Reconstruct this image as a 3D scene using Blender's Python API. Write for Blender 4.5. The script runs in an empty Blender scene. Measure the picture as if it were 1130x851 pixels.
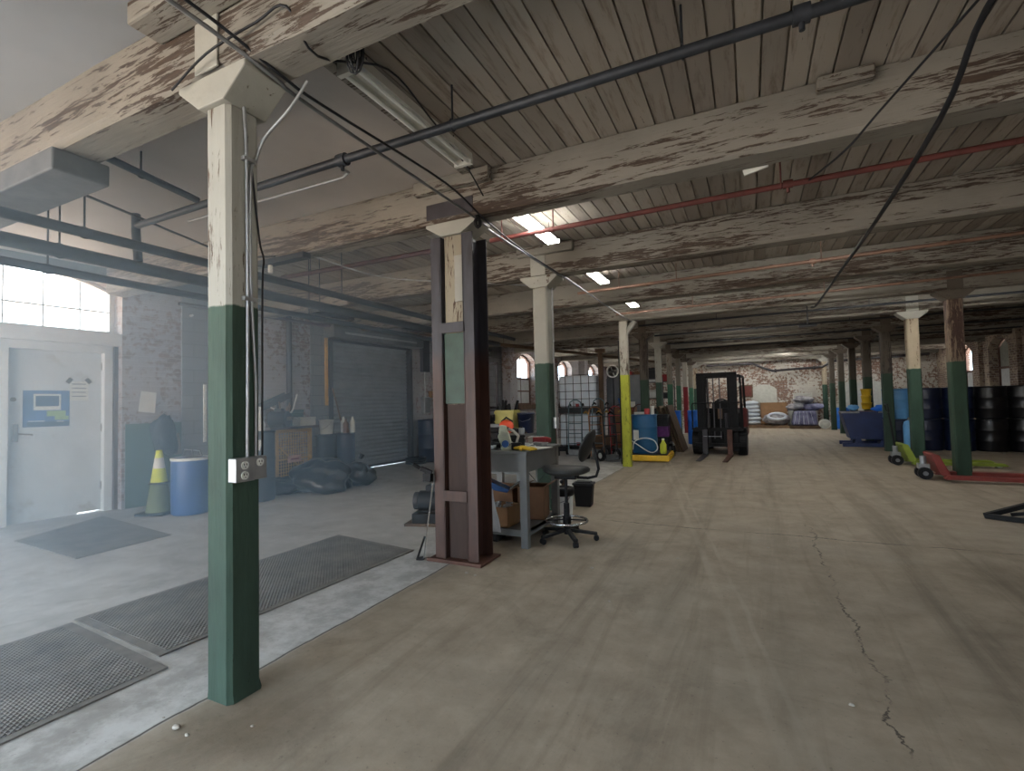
import bpy, bmesh, math, random
from mathutils import Vector, Matrix
random.seed(7)
SC = bpy.context.scene
COL = SC.collection
PI = math.pi

# ------------------------------------------------------------------ mesh builder
def rotm(rx=0, ry=0, rz=0):
    return Matrix.Rotation(rz, 3, 'Z') @ Matrix.Rotation(ry, 3, 'Y') @ Matrix.Rotation(rx, 3, 'X')

class MB:
    def __init__(self):
        self.v = []; self.f = []; self.s = []
    def add(self, vs, fs, smooth=False):
        n = len(self.v)
        self.v += [tuple(x) for x in vs]
        self.f += [tuple(i + n for i in q) for q in fs]
        self.s += [smooth] * len(fs)
        return self
    def box(self, c, size, rot=None):
        hx, hy, hz = size[0] / 2, size[1] / 2, size[2] / 2
        vs = [Vector((x, y, z)) for z in (-hz, hz) for y in (-hy, hy) for x in (-hx, hx)]
        if rot is not None: vs = [rot @ p for p in vs]
        c = Vector(c)
        vs = [p + c for p in vs]
        return self.add(vs, [(0, 2, 3, 1), (4, 5, 7, 6), (0, 1, 5, 4), (2, 6, 7, 3), (0, 4, 6, 2), (1, 3, 7, 5)])
    def b2(self, x0, x1, y0, y1, z0, z1):
        return self.box(((x0 + x1) / 2, (y0 + y1) / 2, (z0 + z1) / 2), (abs(x1 - x0), abs(y1 - y0), abs(z1 - z0)))
    def bar(self, a, b, w, h=None, roll=0):
        """box beam from a to b"""
        h = h or w
        a = Vector(a); b = Vector(b); d = b - a; L = d.length
        q = d.to_track_quat('X', 'Z').to_matrix() @ Matrix.Rotation(roll, 3, 'X')
        return self.box((a + b) / 2, (L, w, h), q)
    def cyl(self, a, b, r, r2=None, seg=14, smooth=True, caps=True):
        a = Vector(a); b = Vector(b); r2 = r if r2 is None else r2
        q = (b - a).to_track_quat('Z', 'Y').to_matrix()
        vs = []
        for p, rr in ((a, r), (b, r2)):
            for i in range(seg):
                t = 2 * PI * i / seg
                vs.append(p + q @ Vector((rr * math.cos(t), rr * math.sin(t), 0)))
        fs = [(i, (i + 1) % seg, seg + (i + 1) % seg, seg + i) for i in range(seg)]
        self.add(vs, fs, smooth)
        if caps:
            self.add(vs[:seg], [tuple(reversed(range(seg)))]); self.add(vs[seg:], [tuple(range(seg))])
        return self
    def lathe(self, prof, c=(0, 0, 0), seg=24, rot=None, smooth=True):
        c = Vector(c); vs = []; fs = []
        m = len(prof)
        for r, z in prof:
            for i in range(seg):
                t = 2 * PI * i / seg
                p = Vector((r * math.cos(t), r * math.sin(t), z))
                if rot is not None: p = rot @ p
                vs.append(p + c)
        for j in range(m - 1):
            for i in range(seg):
                k = (i + 1) % seg
                fs.append((j * seg + i, j * seg + k, (j + 1) * seg + k, (j + 1) * seg + i))
        self.add(vs, fs, smooth)
        if prof[0][0] > 1e-4: self.add(vs[:seg], [tuple(reversed(range(seg)))])
        if prof[-1][0] > 1e-4: self.add(vs[-seg:], [tuple(range(seg))])
        return self
    def tube(self, pts, r, seg=8, closed=False):
        pts = [Vector(p) for p in pts]; n = len(pts); vs = []; fs = []
        up = Vector((0, 0, 1)); prev = None
        for i, p in enumerate(pts):
            if closed: d = pts[(i + 1) % n] - pts[i - 1]
            else: d = pts[min(i + 1, n - 1)] - pts[max(i - 1, 0)]
            if d.length < 1e-9: d = Vector((0, 0, 1))
            d.normalize()
            if prev is None:
                a = d.cross(up)
                if a.length < .05: a = d.cross(Vector((1, 0, 0)))
            else:
                a = prev - d * prev.dot(d)
                if a.length < 1e-4: a = d.cross(up)
            a.normalize(); prev = a; b = d.cross(a)
            rr = r[i] if isinstance(r, (list, tuple)) else r
            for k in range(seg):
                t = 2 * PI * k / seg
                vs.append(p + a * (rr * math.cos(t)) + b * (rr * math.sin(t)))
        for i in range(n if closed else n - 1):
            j = (i + 1) % n
            for k in range(seg):
                l = (k + 1) % seg
                fs.append((i * seg + k, i * seg + l, j * seg + l, j * seg + k))
        self.add(vs, fs, True)
        if not closed:
            self.add(vs[:seg], [tuple(reversed(range(seg)))]); self.add(vs[-seg:], [tuple(range(seg))])
        return self
    def prism(self, poly, d0, d1, axis='y'):
        """poly of 2D points extruded along an axis: 'y' -> (x,z), 'x' -> (y,z), 'z' -> (x,y)"""
        def P(p, d):
            return {'y': (p[0], d, p[1]), 'x': (d, p[0], p[1]), 'z': (p[0], p[1], d)}[axis]
        n = len(poly)
        vs = [P(p, d0) for p in poly] + [P(p, d1) for p in poly]
        fs = [tuple(range(n)), tuple(reversed(range(n, 2 * n)))] + [(i, n + i, n + (i + 1) % n, (i + 1) % n) for i in range(n)]
        return self.add(vs, fs)
    def sphere(self, c, r, seg=14, rings=9, sq=(1, 1, 1)):
        prof = [(max(1e-5, r * math.sin(PI * j / rings)), -r * math.cos(PI * j / rings)) for j in range(rings + 1)]
        n0 = len(self.v)
        self.lathe(prof, (0, 0, 0), seg)
        c = Vector(c)
        for i in range(n0, len(self.v)):
            p = self.v[i]; self.v[i] = (p[0] * sq[0] + c[0], p[1] * sq[1] + c[1], p[2] * sq[2] + c[2])
        return self
    def xf(self, rot=None, off=(0, 0, 0)):
        off = Vector(off)
        self.v = [tuple((rot @ Vector(p) if rot is not None else Vector(p)) + off) for p in self.v]
        return self
    def build(self, name, m, parent=None, bevel=0, loc=None, rz=0, sub=0):
        me = bpy.data.meshes.new(name)
        me.from_pydata(self.v, [], self.f)
        me.update()
        bm = bmesh.new(); bm.from_mesh(me)
        bmesh.ops.recalc_face_normals(bm, faces=bm.faces)
        bm.to_mesh(me); bm.free()
        for p, s in zip(me.polygons, self.s): p.use_smooth = s
        me.materials.append(m)
        o = bpy.data.objects.new(name, me); COL.objects.link(o)
        if parent is not None: o.parent = parent
        if loc is not None: o.location = loc
        if rz: o.rotation_euler.z = rz
        if bevel:
            b = o.modifiers.new('edge', 'BEVEL'); b.width = bevel; b.segments = 2; b.limit_method = 'ANGLE'; b.angle_limit = .7
        if sub:
            b = o.modifiers.new('sub', 'SUBSURF'); b.levels = sub; b.render_levels = sub
        return o

def tag(o, label, cat, group=None, kind=None):
    o['label'] = label; o['category'] = cat
    if group: o['group'] = group
    if kind: o['kind'] = kind
    return o
def thing(name, label, cat, loc=(0, 0, 0), rz=0, group=None):
    o = bpy.data.objects.new(name, None); COL.objects.link(o)
    o.empty_display_size = .1
    o.location = loc; o.rotation_euler = (0, 0, rz)
    return tag(o, label, cat, group)
def struct(o, label=None, cat=None):
    o['kind'] = 'structure'
    if label: o['label'] = label
    return o
def kids(o): return [c for c in bpy.data.objects if c.parent == o]
def dup(root, loc, rz=None, label=None, group=None):
    r = root.copy(); COL.objects.link(r); r.location = loc
    if rz is not None: r.rotation_euler = (0, 0, rz)
    if label: r['label'] = label
    if group: r['group'] = group
    for ch in kids(root):
        c = ch.copy(); COL.objects.link(c); c.parent = r
        for g in kids(ch):
            e = g.copy(); COL.objects.link(e); e.parent = c
    return r

def S(pts, n=5):
    """smooth path through the points"""
    P = [Vector(p) for p in pts]; out = []
    for i in range(len(P) - 1):
        a, b, c, d = P[max(i - 1, 0)], P[i], P[i + 1], P[min(i + 2, len(P) - 1)]
        for j in range(n):
            t = j / n
            out.append(.5 * ((2 * b) + (c - a) * t + (2 * a - 5 * b + 4 * c - d) * t * t + (3 * b - a - 3 * c + d) * t ** 3))
    return out + [P[-1]]

# ------------------------------------------------------------------ materials
class NT:
    def __init__(self, name):
        self.m = bpy.data.materials.new(name); self.m.use_nodes = True
        self.t = self.m.node_tree; self.N = self.t.nodes; self.L = self.t.links
        self.bs = self.N['Principled BSDF']
        self.out = self.N['Material Output']
    def n(self, typ, **kw):
        x = self.N.new(typ)
        for k, v in kw.items():
            if k.startswith('i_'):
                k = k[2:]; k = int(k) if k.isdigit() else k.replace('_', ' ')
                if isinstance(v, tuple) and len(v) == 2 and hasattr(v[0], 'outputs'): self.L.new(v[0].outputs[v[1]], x.inputs[k])
                else: x.inputs[k].default_value = v
            else: setattr(x, k, v)
        return x
    def link(self, a, b): self.L.new(a, b)
    def val(self, x, inp):
        if isinstance(x, (int, float)): inp.default_value = x
        else: self.L.new(x, inp)
    def math(self, op, a, b=0.0, clamp=False):
        x = self.N.new('ShaderNodeMath'); x.operation = op; x.use_clamp = clamp
        self.val(a, x.inputs[0]); self.val(b, x.inputs[1])
        return x.outputs[0]
    def coord(self, kind='Object', scale=(1, 1, 1)):
        tc = self.N.new('ShaderNodeTexCoord'); mp = self.N.new('ShaderNodeMapping')
        self.L.new(tc.outputs[kind], mp.inputs[0]); mp.inputs['Scale'].default_value = scale
        return mp.outputs[0]
    def noise(self, vec, scale, detail=4, rough=.55, dist=0.0):
        x = self.N.new('ShaderNodeTexNoise')
        if vec is not None: self.L.new(vec, x.inputs['Vector'])
        x.inputs['Scale'].default_value = scale; x.inputs['Detail'].default_value = detail
        x.inputs['Roughness'].default_value = rough; x.inputs['Distortion'].default_value = dist
        return x.outputs['Fac']
    def step(self, f, lo, hi):
        x = self.N.new('ShaderNodeMapRange'); self.val(f, x.inputs[0])
        x.inputs[1].default_value = lo; x.inputs[2].default_value = hi
        return x.outputs[0]
    def mix(self, f, a, b):
        x = self.N.new('ShaderNodeMix'); x.data_type = 'RGBA'
        self.val(f, x.inputs[0])
        for i, c in ((6, a), (7, b)):
            if isinstance(c, tuple): x.inputs[i].default_value = (c[0], c[1], c[2], 1)
            else: self.L.new(c, x.inputs[i])
        return x.outputs[2]
    def bump(self, h, strength=.3, dist=.01):
        x = self.N.new('ShaderNodeBump'); self.L.new(h, x.inputs['Height'])
        x.inputs['Strength'].default_value = strength; x.inputs['Distance'].default_value = dist
        self.L.new(x.outputs[0], self.bs.inputs['Normal'])
    def fin(self, col=None, rough=None, metal=None, spec=None):
        if col is not None:
            if isinstance(col, tuple): self.bs.inputs['Base Color'].default_value = (col[0], col[1], col[2], 1)
            else: self.L.new(col, self.bs.inputs['Base Color'])
        if rough is not None: self.val(rough, self.bs.inputs['Roughness'])
        if metal is not None: self.bs.inputs['Metallic'].default_value = metal
        if spec is not None: self.bs.inputs['Specular IOR Level'].default_value = spec
        return self.m

def lin(c):
    return tuple((x / 255 / 12.92) if x / 255 <= .04045 else ((x / 255 + .055) / 1.055) ** 2.4 for x in c)
def C(r, g, b): return lin((r, g, b))
def plain(name, c, rough=.6, metal=0, var=.25, scale=9, bump=0, c2=None, dirt=None):
    """a paint or plastic with mottled tone"""
    k = NT(name); v = k.coord('Object')
    f = k.step(k.noise(v, scale, 5), .3, .7)
    a = tuple(x * (1 - var) for x in c); b = c2 or tuple(min(1, x * (1 + var)) for x in c)
    col = k.mix(f, a, b)
    if dirt:
        col = k.mix(k.step(k.noise(v, scale * .6, 6, .7), .55, .68), col, dirt)
    if bump: k.bump(k.noise(v, scale * 3, 5), bump, .006)
    return k.fin(col, rough, metal)

M = {}
def peel(name, paint, wood, stretch, thr=.56, split=None, lower=None, split_z=1.85, rough=.75, chipthr=.66):
    """flaking paint over old timber; lower painted band when split"""
    k = NT(name)
    oi = k.N.new('ShaderNodeObjectInfo')
    def shifted(sc):
        a = k.N.new('ShaderNodeVectorMath'); a.operation = 'ADD'; k.L.new(k.coord('Object', sc), a.inputs[0])
        m_ = k.N.new('ShaderNodeMath'); m_.operation = 'MULTIPLY'; k.L.new(oi.outputs['Random'], m_.inputs[0]); m_.inputs[1].default_value = 61.0
        k.L.new(m_.outputs[0], a.inputs[1]); return a.outputs[0]
    v = shifted(stretch)
    n1 = k.noise(v, 5.2, 10, .7, .5)
    vv = shifted(tuple(s * .35 for s in stretch))
    n2 = k.noise(vv, 1.6, 3)
    f = k.math('ADD', n1, k.math('MULTIPLY', k.math('SUBTRACT', n2, .5), .75))
    flake = k.step(f, thr, thr + .03)
    tone = k.mix(k.step(k.noise(k.coord('Object', (1, 1, 1)), 2.3, 5), .3, .7), tuple(x * .78 for x in paint), paint)
    col = k.mix(flake, tone, k.mix(k.step(k.noise(v, 9, 4), .3, .7), tuple(x * .6 for x in wood), wood))
    h = flake
    if lower:
        sx = k.N.new('ShaderNodeSeparateXYZ'); k.L.new(k.coord('Object'), sx.inputs[0])
        zz = k.math('ADD', sx.outputs[2], k.math('MULTIPLY', k.math('SUBTRACT', k.noise(k.coord('Object', (1, 1, 1)), 14, 3), .5), .03))
        up = k.step(zz, split_z - .004, split_z + .004)
        low = k.mix(k.step(k.noise(k.coord('Object', (3, 3, 1)), 2.6, 6), .3, .7), tuple(x * .7 for x in lower), tuple(x * 1.2 for x in lower))
        chip = k.step(k.noise(k.coord('Object', (6, 6, 2)), 3.5, 7, .7), chipthr, chipthr + .03)
        low = k.mix(chip, low, tuple(x * .45 for x in lower))
        col = k.mix(up, low, col)
        h = k.math('MULTIPLY', flake, up)
    k.bump(k.math('SUBTRACT', k.noise(v, 5, 6), k.math('MULTIPLY', h, .6)), .45, .008)
    return k.fin(col, rough)
# ------------------------------------------------------------------ palette
M['green'] = plain('green_paint', C(42, 68, 56), .55)
M['steel'] = plain('dull_steel', C(120, 122, 124), .45, .6)
M['galv'] = plain('galvanised', C(165, 168, 170), .4, .7, .15, 14)
M['dark'] = plain('dark_plastic', C(34, 36, 40), .5)
M['black'] = plain('black_rubber', C(24, 24, 26), .6)
M['blackshine'] = plain('black_film', C(26, 27, 30), .28, 0, .2, 6, .5)
M['blackpipe'] = plain('black_pipe', C(46, 50, 56), .5, .3)
M['redpipe'] = plain('red_pipe_paint', C(98, 50, 46), .6, 0, .3, 6)
M['rustpipe'] = plain('rusty_pipe', C(110, 84, 70), .6, .1, .35, 6)
M['darkred'] = plain('dark_red_pipe', C(70, 36, 36), .55)
M['rust'] = plain('brown_steel', C(82, 54, 44), .6, .2, .35, 5, .2)
M['darksteel'] = plain('dark_steel', C(56, 54, 58), .5, .3, .3, 5)
M['white'] = plain('white_plastic', C(212, 214, 210), .5, 0, .08)
M['offwhite'] = plain('aged_white_paint', C(190, 190, 182), .55, 0, .12)
M['dooroff'] = plain('door_paint', C(196, 202, 206), .5, 0, .08, 3, 0, None, C(150, 146, 138))
M['frame'] = plain('frame_paint', C(200, 204, 206), .5, 0, .07)
M['wood'] = plain('raw_wood', C(124, 100, 76), .75, 0, .3, 4)
M['oldwood'] = plain('old_wood', C(88, 70, 54), .8, 0, .35, 4)
M['ply'] = plain('weathered_plywood', C(104, 90, 70), .8, 0, .3, 3)
M['card'] = plain('cardboard', C(146, 112, 80), .8, 0, .15, 5)
M['card2'] = plain('brown_cardboard', C(112, 80, 56), .8, 0, .18, 5)
M['blue'] = plain('blue_plastic', C(48, 88, 146), .4, 0, .15, 4)
M['bluedrum'] = plain('blue_drum_plastic', C(30, 84, 124), .42, 0, .15, 4)
M['navy'] = plain('navy_drum', C(14, 26, 54), .4, 0, .2, 4)
M['ltblue'] = plain('light_blue_drum', C(86, 142, 190), .45, 0, .12, 4)
M['brightblue'] = plain('bright_blue', C(30, 112, 214), .45, 0, .1)
M['yellow'] = plain('yellow_paint', C(206, 168, 38), .5, 0, .15, 6)
M['cageyellow'] = plain('cage_yellow', C(196, 152, 62), .5, 0, .2, 6)
M['yellowbuck'] = plain('dull_yellow', C(168, 158, 84), .55, 0, .15)
M['lime'] = plain('lime_yellow', C(196, 204, 60), .5, 0, .15, 6, 0, None, C(120, 124, 70))
M['orange'] = plain('orange_plastic', C(222, 84, 52), .45, 0, .12)
M['red'] = plain('red_plastic', C(150, 40, 44), .5, 0, .15)
M['jackred'] = plain('pallet_jack_red', C(122, 50, 44), .5, 0, .25, 6)
M['jackgreen'] = plain('pallet_jack_green', C(124, 140, 52), .5, 0, .2, 6)
M['grey'] = plain('bench_grey', C(112, 114, 114), .5, .1, .1, 6)
M['greypanel'] = plain('grey_panel', C(104, 108, 112), .65, 0, .15, 4)
M['cloth'] = plain('white_cloth', C(190, 192, 194), .85, 0, .1)
M['chrome'] = plain('bright_steel', C(190, 192, 194), .25, .9, .1)
M['concrete_pebble'] = plain('pebble', C(170, 164, 154), .8)
M['darkblue'] = plain('hopper_blue', C(18, 36, 80), .5, 0, .25, 3)
M['paper'] = plain('paper', C(206, 206, 200), .8, 0, .05)
M['teal'] = plain('teal_paint', C(84, 112, 122), .5, .1, .2)
M['purple'] = plain('purple_plastic', C(98, 44, 112), .5)
M['sack'] = plain('white_sack', C(196, 204, 214), .7, 0, .12, 6, .5)
M['wrapblue'] = plain('wrapped_blue', C(58, 66, 116), .35, 0, .5, 4, .6, C(130, 130, 160))
M['wrapgrey'] = plain('wrapped_grey', C(96, 96, 112), .4, 0, .5, 5, .6, C(170, 168, 172))
M['brown'] = plain('brown_board', C(96, 48, 40), .7)
M['glow'] = None
k = NT('lit_tube'); k.bs.inputs['Emission Color'].default_value = (1, .985, .94, 1); k.bs.inputs['Emission Strength'].default_value = 60; M['tube'] = k.fin((.9, .9, .9), .4)
k = NT('window_glass')
tr = k.n('ShaderNodeBsdfTransparent'); gl = k.n('ShaderNodeBsdfGlossy', i_Roughness=.05); mx = k.n('ShaderNodeMixShader', i_0=.06)
k.link(tr.outputs[0], mx.inputs[1]); k.link(gl.outputs[0], mx.inputs[2]); k.link(mx.outputs[0], k.out.inputs[0]); M['glass'] = k.m
k = NT('tote_plastic'); k.bs.inputs['Subsurface Weight'].default_value = .0
M['tote'] = k.fin(k.mix(k.step(k.noise(k.coord(), 3, 4), .3, .7), C(196, 208, 220), C(220, 228, 236)), .4)

peelwhite = C(196, 194, 182); oldw = C(84, 64, 50)
M['beam'] = peel('peeling_beam', C(130, 126, 117), C(72, 58, 47), (.8, 8, 8), .55)
M['col'] = peel('green_white_column', C(158, 157, 148), oldw, (7, 7, .8), .61, 1, C(48, 70, 58))
M['colyellow'] = peel('yellow_column', C(166, 162, 150), C(90, 78, 66), (7, 7, 1.0), .58, 1, C(160, 165, 50), 1.88, .75, .58)
M['colred'] = peel('red_column', C(176, 170, 158), oldw, (7, 7, 1.0), .62, 1, C(132, 32, 42))
M['coldark'] = peel('dark_column', C(84, 76, 66), C(52, 42, 36), (7, 7, 1.0), .58, 1, C(36, 58, 44))
M['colpale'] = peel('pale_column', C(172, 158, 136), C(104, 78, 60), (7, 7, 1.0), .57, 1, C(44, 70, 56))
M['colgrey'] = peel('greyed_column', C(132, 126, 114), C(70, 58, 48), (7, 7, 1.0), .58, 1, C(60, 104, 82))
M['corbel'] = peel('corbel_paint', C(160, 159, 150), oldw, (3, 3, 3), .68)
M['corbeldark'] = peel('corbel_dark', C(90, 82, 72), C(52, 42, 36), (3, 3, 3), .6)

for m_ in ('dark', 'black'): M[m_].node_tree.nodes['Principled BSDF'].inputs['Specular IOR Level'].default_value = .25
# concrete floor
k = NT('concrete_floor'); P = k.coord('Object')
sx = k.N.new('ShaderNodeSeparateXYZ'); k.L.new(P, sx.inputs[0]); px, py = sx.outputs[0], sx.outputs[1]
n1 = k.noise(P, .55, 6, .6, .4); n2 = k.noise(P, 3.5, 8, .7); n3 = k.noise(k.coord('Object', (5, .35, 1)), 1.1, 6, .65, .6); n4 = k.noise(P, 40, 3)
warm = k.mix(k.step(n2, .3, .72), C(133, 122, 107), C(165, 153, 136))
warm = k.mix(k.math('MULTIPLY', k.step(n3, .52, .7), .45), warm, C(98, 88, 74))
warm = k.mix(k.math('MULTIPLY', k.step(n1, .5, .72), .5), warm, C(158, 152, 140))
cool = k.mix(k.step(n2, .3, .72), C(150, 148, 144), C(186, 184, 180))
cool = k.mix(k.math('MULTIPLY', k.step(n1, .5, .75), .6), cool, C(120, 116, 110))
jx = k.math('ADD', px, k.math('MULTIPLY', k.math('SUBTRACT', k.noise(P, 1.7, 5), .5), .07))
left = k.step(jx, -2.33, -2.37)
col = k.mix(left, warm, cool)  # paler, cooler floor left of the joint carries daylight in its colour
# pale worn strip beside the joint
strip = k.math('MULTIPLY', k.math('MULTIPLY', left, k.step(px, -3.1, -2.7)), k.step(n2, .45, .62))
col = k.mix(k.math('MULTIPLY', strip, .55), col, C(206, 206, 204))
# near column's cast shadow painted in as a brown patch
dx = k.math('SUBTRACT', px, -1.98); dy = k.math('SUBTRACT', py, 1.42)
dd = k.math('SQRT', k.math('ADD', k.math('MULTIPLY', dx, dx), k.math('MULTIPLY', dy, dy)))
dd = k.math('ADD', dd, k.math('MULTIPLY', k.math('SUBTRACT', n2, .5), .3))
col = k.mix(k.math('MULTIPLY', k.step(dd, .42, .1), .6), col, C(98, 84, 66))
# tyre streaks
def streak(x0, slope, w, c, a, base):
    c0 = k.math('SUBTRACT', k.math('ADD', px, k.math('MULTIPLY', py, slope)), x0)
    c0 = k.math('ABSOLUTE', k.math('ADD', c0, k.math('MULTIPLY', k.math('SUBTRACT', k.noise(P, .6, 3), .5), .12)))
    m = k.math('MULTIPLY', k.step(c0, w, w * .4), k.math('MULTIPLY', k.step(n3, .35, .6), a))
    return k.mix(m, base, c)
col = streak(.5, .2, .035, C(170, 160, 144), .5, col)
col = streak(.62, .2, .02, C(172, 162, 146), .5, col)
for x0, sl, w in ((-.95, .02, .12), (-.5, .0, .1), (.1, -.01, .13), (.95, -.03, .15), (1.5, -.02, .12), (2.2, -.05, .16)):
    col = streak(x0, sl, w, C(102, 94, 82), .38, col)
# cracks: the joint on the column line, one across, one along the aisle
def crack(d, w, wob, ext=None):
    e = k.math('ABSOLUTE', k.math('ADD', d, k.math('MULTIPLY', k.math('SUBTRACT', k.noise(P, 2.2, 8, .7), .5), wob)))
    m = k.step(e, w, w * .4)
    if ext is not None: m = k.math('MULTIPLY', m, ext)
    return m
c1 = k.step(k.math('ABSOLUTE', k.math('SUBTRACT', jx, -2.35)), .009, .003)
c2 = crack(k.math('SUBTRACT', py, 5.52), .012, .22, k.math('MULTIPLY', k.step(px, -1.7, -1.3), k.step(n2, .38, .5)))
c3 = crack(k.math('SUBTRACT', px, .5), .009, .34, k.math('MULTIPLY', k.step(py, 1.8, 2.2), k.math('MULTIPLY', k.step(py, 6.5, 5.5), k.step(n2, .42, .52))))
cr = k.math('MAXIMUM', c1, k.math('MAXIMUM', c2, c3))
col = k.mix(k.math('MULTIPLY', k.step(k.noise(P, .9, 8, .75, 1.0), .54, .68), .4), col, C(92, 84, 72))
col = k.mix(k.math('MULTIPLY', cr, .85), col, C(48, 42, 38))
col = k.mix(k.math('MULTIPLY', k.step(n4, .64, .72), .35), col, C(84, 78, 70))
k.bump(k.math('SUBTRACT', k.math('ADD', n2, k.math('MULTIPLY', n4, .3)), k.math('MULTIPLY', cr, 1.2)), .25, .01)
M['floor'] = k.fin(col, 0.62, 0, .35)

# ceiling boards
k = NT('ceiling_boards'); P = k.coord('Object')
sx = k.N.new('ShaderNodeSeparateXYZ'); k.L.new(P, sx.inputs[0])
idx = k.math('FLOOR', k.math('DIVIDE', sx.outputs[0], .135))
wn = k.N.new('ShaderNodeTexWhiteNoise'); wn.noise_dimensions = '1D'; k.L.new(idx, wn.inputs['W'])
v = k.coord('Object', (9, 1, 1)); ns = k.noise(v, 1.8, 8, .7, .3)
col = k.mix(wn.outputs['Value'], C(132, 124, 115), C(163, 155, 144))
col = k.mix(k.math('MULTIPLY', k.step(ns, .52, .66), .6), col, C(92, 76, 62))
col = k.mix(k.step(k.noise(v, 5, 6, .7), .66, .7), col, C(58, 48, 40))
k.bump(ns, .25, .004)
M['boards'] = k.fin(col, .8)
M['panelceil'] = plain('smooth_ceiling_panel', C(160, 153, 146), .6, 0, .14, 1.2)

def brick(name, reds, paint, amount, mortar=C(150, 142, 134), sc=1.0):
    k = NT(name); tc = k.N.new('ShaderNodeTexCoord'); s = k.N.new('ShaderNodeSeparateXYZ'); k.L.new(tc.outputs['Object'], s.inputs[0])
    cb = k.N.new('ShaderNodeCombineXYZ'); k.L.new(k.math('ADD', s.outputs[0], s.outputs[1]), cb.inputs[0]); k.L.new(s.outputs[2], cb.inputs[1])
    b = k.N.new('ShaderNodeTexBrick'); k.L.new(cb.outputs[0], b.inputs['Vector'])
    b.inputs['Scale'].default_value = 1; b.inputs['Brick Width'].default_value = .21 * sc; b.inputs['Row Height'].default_value = .072 * sc
    b.inputs['Mortar Size'].default_value = .007; b.inputs['Color1'].default_value = (*reds[0], 1); b.inputs['Color2'].default_value = (*reds[1], 1); b.inputs['Mortar'].default_value = (*mortar, 1)
    P = tc.outputs['Object']
    f = k.math('ADD', k.noise(cb.outputs[0], 9, 7, .7), k.math('MULTIPLY', k.math('SUBTRACT', k.noise(cb.outputs[0], .9, 3), .5), .7))
    white = k.step(f, .5 - amount, .53 - amount)
    # paint wears off the mortar last
    col = k.mix(k.math('MULTIPLY', white, .9), b.outputs['Color'], k.mix(k.step(k.noise(P, 3, 4), .3, .7), tuple(x * .8 for x in paint), paint))
    k.bump(k.math('ADD', k.math('MULTIPLY', b.outputs['Fac'], -1.0), k.math('MULTIPLY', k.noise(P, 25, 4), .4)), .6, .012)
    return k.fin(col, .85)
M['brickleft'] = brick('brick_whitewashed', (C(132, 104, 96), C(112, 94, 90)), C(168, 166, 168), .06)
M['brickfar'] = brick('brick_white_flaking', (C(138, 104, 88), C(118, 92, 80)), C(206, 202, 192), .03)
M['brickright'] = brick('brick_right', (C(108, 86, 72), C(92, 74, 64)), C(160, 146, 128), -.02)
k = NT('grey_block'); tc = k.N.new('ShaderNodeTexCoord'); s = k.N.new('ShaderNodeSeparateXYZ'); k.L.new(tc.outputs['Object'], s.inputs[0])
cb = k.N.new('ShaderNodeCombineXYZ'); k.L.new(s.outputs[0], cb.inputs[0]); k.L.new(s.outputs[2], cb.inputs[1])
b = k.N.new('ShaderNodeTexBrick'); k.L.new(cb.outputs[0], b.inputs['Vector']); b.inputs['Scale'].default_value = 1
b.inputs['Brick Width'].default_value = .4; b.inputs['Row Height'].default_value = .2; b.inputs['Mortar Size'].default_value = .006
b.inputs['Color1'].default_value = (*C(112, 114, 118), 1); b.inputs['Color2'].default_value = (*C(126, 128, 130), 1); b.inputs['Mortar'].default_value = (*C(92, 92, 94), 1)
k.bump(k.math('MULTIPLY', b.outputs['Fac'], -1.0), .4, .006)
M['block'] = k.fin(b.outputs['Color'], .85)
# raised-rib rubber mat
k = NT('rubber_mat'); P = k.coord('Object'); s = k.N.new('ShaderNodeSeparateXYZ'); k.L.new(P, s.inputs[0])
w1 = k.math('SINE', k.math('MULTIPLY', k.math('ADD', s.outputs[0], s.outputs[1]), 210)); w2 = k.math('SINE', k.math('MULTIPLY', k.math('SUBTRACT', s.outputs[0], s.outputs[1]), 210))
h = k.math('MAXIMUM', w1, w2)
k.bump(h, .7, .006)
M['mat'] = k.fin(k.mix(k.step(k.noise(P, 4, 7, .7), .35, .7), C(92, 89, 86), C(128, 124, 118)), .7)

# ------------------------------------------------------------------ setting
X0, X1, Y0, Y1, ZC = -8.6, 6.9, -3.0, 25.5, 3.35
YK = lambda i: 1.58 + 2.157 * i
fl = MB(); fl.b2(X0, X1 + .4, Y0, Y1 + .4, -.2, 0); struct(fl.build('floor', M['floor']))
cb_ = MB(); rr = random.Random(3)
x = -8.64
while x < X1 + .1:
    dz = rr.uniform(-.003, .003)
    cb_.b2(x + .006, x + .129, Y0, Y1 + .1, ZC + dz, ZC + .03)
    x += .135
cb_.b2(X0 - .1, X1 + .4, Y0, Y1 + .4, ZC + .02, ZC + .12)
struct(cb_.build('ceiling', M['boards']))
M['panelgrey'] = plain('grey_ceiling_panel', C(140, 144, 148), .6, 0, .12, 1.2)  # greyer, darker copy for the bay outside the window's glow
pc = MB(); pc.b2(-8.3, -2.12, Y0, 1.58, ZC - .02, ZC - .006); struct(pc.build('ceiling_panel', M['panelgrey']))
pc = MB(); pc.b2(-8.3, -2.12, 1.58, 3.6, ZC - .02, ZC - .006); struct(pc.build('ceiling_panel', M['panelceil']))  # warmer tone paints the window's glow into this bay
pc = MB(); pc.b2(-2.12, -2.05, Y0, 14, ZC - .05, ZC - .006); struct(pc.build('trim_1', M['beam']))

TH = math.atan2(.9968, .0794); WO = Vector((-7.95, 4, 0)); WT = Vector((.0794, .9968, 0)); WN = Vector((.9968, -.0794, 0))
def W(s, out=0, z=0): return WO + WT * s + WN * out + Vector((0, 0, z))

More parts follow.
